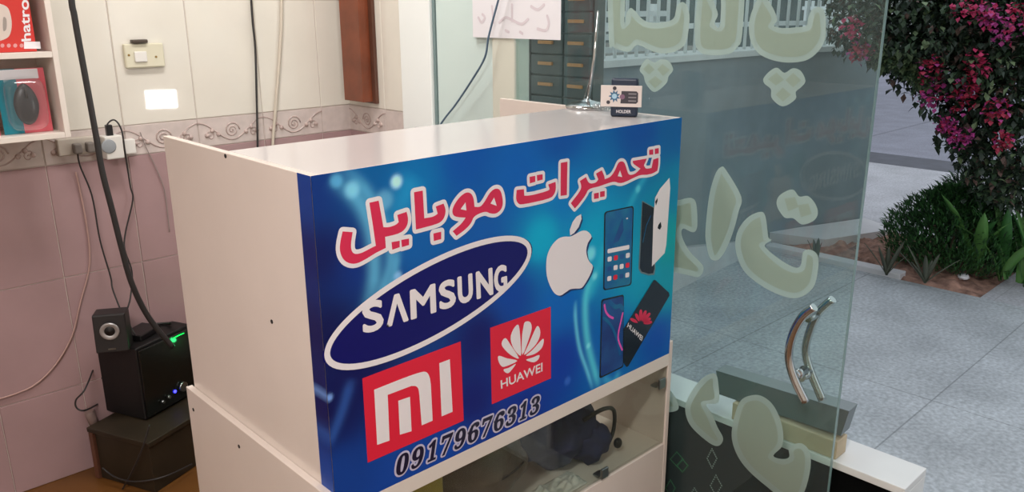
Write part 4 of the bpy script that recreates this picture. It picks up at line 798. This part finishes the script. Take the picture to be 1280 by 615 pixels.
# ------------------------------------------------------------------ plants
def leafq(mb, p, d, up, ln, wd, m=0, curl=0.3):
    d = d.normalized(); s_ = d.cross(up)
    if s_.length < 1e-3: s_ = d.orthogonal()
    s_.normalize(); nn = s_.cross(d).normalized()
    a = p; b1 = p+d*ln*0.5+s_*wd/2+nn*ln*0.08; b2 = p+d*ln*0.5-s_*wd/2+nn*ln*0.08; c = p+d*ln-nn*ln*curl*0.5
    mid = p+d*ln*0.5
    mb.face([a, b1, c, mid], m); mb.face([a, mid, c, b2], m)
def rv(): 
    while True:
        v = Vector((random.uniform(-1, 1), random.uniform(-1, 1), random.uniform(-1, 1)))
        if 0.05 < v.length < 1: return v
M_leaf = [mat('dark_leaf', (33, 49, 34), 0.5), mat('mid_leaf', (48, 70, 44), 0.5), mat('pale_leaf', (104, 122, 86), 0.5), mat('dead_leaf', (96, 74, 66), 0.7)]
M_bark = mat('bark', (84, 66, 54), 0.9, var=0.3, vscale=20, bump=0.4)
bg_ = thing('bougainvillea_bush', (4.95, -0.75, 0), 'large dark bougainvillea bush with pink flowers overhanging the pavement', 'bush')
BU = 4.55
blob_px = [(1100,20,60,34),(1150,35,62,45),(1200,40,60,50),(1250,30,60,50),(1130,60,38,26),(1175,85,50,32),(1225,95,60,50),(1260,130,60,60),(1215,140,28,34),(1265,185,52,45),(1290,60,60,70),(1085,45,34,22),(1205,172,24,16),(1240,225,24,20),(1275,235,30,20),(1180,0,90,30),(1260,-20,80,40),(1110,-5,50,25)]
mb = MB()
for bx, by, rx_, ry_ in blob_px:
    c = P(bx, by, 0, BU+random.uniform(-0.15, 0.25)); s_ = 6.45/FPX; N_ = int(rx_*ry_*0.42)
    for k in range(N_):
        v = rv(); v = v.normalized()*(v.length**0.6); p = c+Vector((v.x*0.32, v.y*rx_*s_*0.95, v.z*ry_*s_))+Vector((0, 0, 0.05*noise.noise(c*3+v*2)))
        leafq(mb, p, rv()+Vector((0, 0, -0.3)), Vector((0, 0, 1)), random.uniform(0.04, 0.065), random.uniform(0.025, 0.038), random.choices((0, 1, 2, 3), (6, 3, 0.6, 1))[0])
for k in range(420):                                              # paler trailing shoots at the lower left
    p = P(random.uniform(1085, 1165), random.uniform(70, 100)+0, 0, BU-0.3); p += Vector((0, 0, 0)); t = random.random(); q = P(1095+70*t, 72+40*t*t+random.gauss(0, 6), 0, BU-0.3)
    leafq(mb, q, rv()+Vector((0, 0, -0.4)), Vector((0, 0, 1)), 0.055, 0.032, random.choice((1, 2, 2)))
mb.build('foliage', M_leaf, bg_)
root = Vector((4.95, -0.75, 0))
mb = MB()
for tgt in ((1150,50), (1200,90), (1240,150), (1250,20), (1270,200), (1100,40)):
    q = P(*tgt, 0, BU); m_ = root.lerp(q, 0.5)+Vector((0, -0.15, 0.35)); mb.tube(spline([root+rv()*0.05*Vector((1, 1, 0)).length*0.3, root.lerp(m_, 0.5)+Vector((0, 0, 0.1)), m_, q], 5), [0.022-0.001*i for i in range(16)], 7)
mb.build('branches', M_bark, bg_)
M_bract = [mat('pink_bract', (190, 50, 98), 0.6), mat('crimson_bract', (160, 36, 66), 0.6), mat('magenta_bract', (168, 58, 128), 0.6)]
fl_px = [(1064,33,15,0),(1075,66,14,1),(1165,87,17,1),(1222,80,16,0),(1166,118,19,2),(1210,108,15,1),(1205,124,17,1),(1185,156,12,2),(1202,172,13,2),(1210,6,18,0),(1258,36,18,2),(1278,16,16,0),(1245,138,14,1),(1255,176,12,1),(1236,20,12,2)]
for fx, fy, fr_, ci in fl_px:
    c = P(fx, fy, 0, BU-0.38); s_ = 6.2/FPX; mb = MB()
    for k in range(60):
        v = rv(); leafq(mb, c+Vector((v.x*0.7, v.y, v.z))*fr_*s_*0.78, rv(), Vector((0, 0, 1)), 0.032, 0.030, random.choices((ci, (ci+1) % 3), (4, 1))[0], 0.5)
    mb.build('flower_cluster', M_bract, bg_)
# bushy conifer-like shrub
sb_c = P(1178, 335, 2, 0.0); sb = thing('feathery_shrub', (4.62, 0.42, 0), 'dense dark green feathery shrub growing in the brown soil bed', 'shrub')
SU = 4.65; mb = MB(); bs = Vector((4.65, P(1182, 335, 0, 4.65).y, 0.0)); sH = P(1185, 226, 0, SU).z
for k in range(8500):
    a = random.uniform(0, 2*math.pi); t = random.random()**0.8; h = sH*random.uniform(0.05, 1.0); rad = 0.40*math.sin(math.pi*min(1, (h/sH)*0.75+0.22))**0.8*math.sqrt(random.random())
    p = bs+Vector((math.cos(a)*rad*0.8, math.sin(a)*rad*1.02, h*0.93+0.02*noise.noise(Vector((a*2, h*6, 0)))))
    leafq(mb, p, Vector((math.cos(a)*0.6, math.sin(a)*0.6, 0.8))+rv()*0.8, Vector((0, 0, 1)), random.uniform(0.03, 0.06), 0.013, random.choices((0, 1), (2, 3))[0], 0.1)
mb.build('foliage', [mat('shrub_dark', (32, 62, 34), 0.6), mat('shrub_green', (52, 98, 48), 0.6)], sb)
mb = MB()
for k in range(7): a = k*0.9; mb.tube([bs+Vector((0.03*math.cos(a), 0.03*math.sin(a), 0)), bs+Vector((0.14*math.cos(a), 0.14*math.sin(a), 0.3))], 0.008, 6)
mb.build('stems', M_bark, sb)
s2c = Vector((5.0, P(1262, 330, 0, 5.0).y, 0.0)); sb2 = thing('round_shrub', tuple(s2c), 'darker round shrub behind the broad-leaved plant at the right edge', 'shrub'); mb = MB()
for k in range(3600):
    v = rv(); v = v.normalized()*v.length**0.5; p = s2c+Vector((v.x*0.35, v.y*0.52, 0.33+v.z*0.32)); leafq(mb, p, v+rv()*0.6+Vector((0, 0, 0.4)), Vector((0, 0, 1)), 0.06, 0.02, random.choice((0, 0, 1)))
mb.build('foliage', [MATS['shrub_dark'], MATS['shrub_green']], sb2)
def blade(mb, base, az, ln, wd, lean, droop, m=0, n=7):
    dr = Vector((math.cos(az), math.sin(az), 0)); sd = Vector((-dr.y, dr.x, 0)); rows = []
    for k in range(n+1):
        t = k/n; p = base+dr*(ln*(lean*t+droop*t*t*0.5))+Vector((0, 0, ln*(t-droop*t*t*0.5)*math.sqrt(max(0.05, 1-lean*lean)))); w_ = wd*math.sin(math.pi*min(1, 0.12+0.88*t))**0.7*(1 if t < 1 else 0.05)
        rows.append([p-sd*w_/2+Vector((0, 0, w_*0.15)), p, p+sd*w_/2+Vector((0, 0, w_*0.15))])
    mb.grid(rows, m)
bl = thing('broad_leaved_plant', (4.55, 0.0, 0), 'bright green plant with long broad leaves right of the feathery shrub', 'plant'); mb = MB(); random.seed(3)
for cx_, cy_ in ((1222, 300), (1262, 300), (1290, 300)):
    b0 = P(cx_, cy_, 0, 4.6); b0.z = 0.03
    for k in range(9): blade(mb, b0+rv()*0.04*Vector((1, 1, 0)).length*0.5, random.uniform(0, 2*math.pi), random.uniform(0.42, 0.66), random.uniform(0.06, 0.09), random.uniform(0.1, 0.5), random.uniform(0.1, 0.7), random.choice((0, 1)))
mb.build('leaves', [mat('broad_leaf', (92, 140, 72), 0.45), mat('broad_leaf_deep', (60, 112, 56), 0.45)], bl, solid=0.002)
for i, (cx_, cy_, nn_) in enumerate(((1108, 344, 6), (1156, 354, 7))):
    b0 = P(cx_, cy_, 2, 0.02); mb = MB()
    for k in range(nn_): blade(mb, b0, math.pi/2+math.pi*(k/(nn_-1))+random.uniform(-.2, .2), random.uniform(0.16, 0.30), 0.03, random.uniform(0.2, 0.65), 0.12)
    tag(mb.build('spiky_plant', mat('dusty_spike_leaf', (86, 90, 76), 0.6), solid=0.003), ('grey-green spiky plant by the pale kerb, nearest the door edge', 'grey-green spiky plant in the soil before the feathery shrub')[i], 'plant', 'spiky plants in the soil bed')
b0 = P(1020, 328, 2, 0.02); mb = MB()
for k in range(4): blade(mb, b0, 1.0+k*1.3, random.uniform(0.12, 0.24), 0.03, random.uniform(0.1, 0.4), 0.1)
tag(mb.build('spiky_plant', MATS['dusty_spike_leaf'], solid=0.003), 'small dark spiky plant seen through the glass door at the bed end', 'plant', 'spiky plants in the soil bed')
q = P(1204, 346, 2, 0.03); tag(MB().ball(q, (0.036, 0.032, 0.016), 12, 8, fn=lambda n: nz(n, 2.2, 5, 0.6)).build('paper_scrap', M_paper), 'white crumpled scrap lying on the brown soil', 'litter')
# far side of the road
far = thing('far_fence', (22, 0, 0), 'white railing far across the road behind the bougainvillea', 'fence')
MB().box((22, -14, 0), (22.1, 12, 0.5)).build('fence_base', M_cap, far); MB().box((22.02, -14, 1.5), (22.08, 12, 1.6)).build('rail', M_fw, far)
mb = MB()
for k in range(130): mb.box((22.03, -14+0.2*k, 0.5), (22.07, -13.92+0.2*k, 1.75))
o = mb.build('pickets', M_fw, far); o['kind'] = 'stuff'
struct(MB().box((30, -30, -0.1), (30.5, 20, 7)).build('far_house', mat('far_house_wall', (84, 92, 90), 0.9, var=0.3, vscale=0.8), loc=(30, 0, 0)))
for o in bpy.data.objects:
    if '_w' in o: del o['_w']
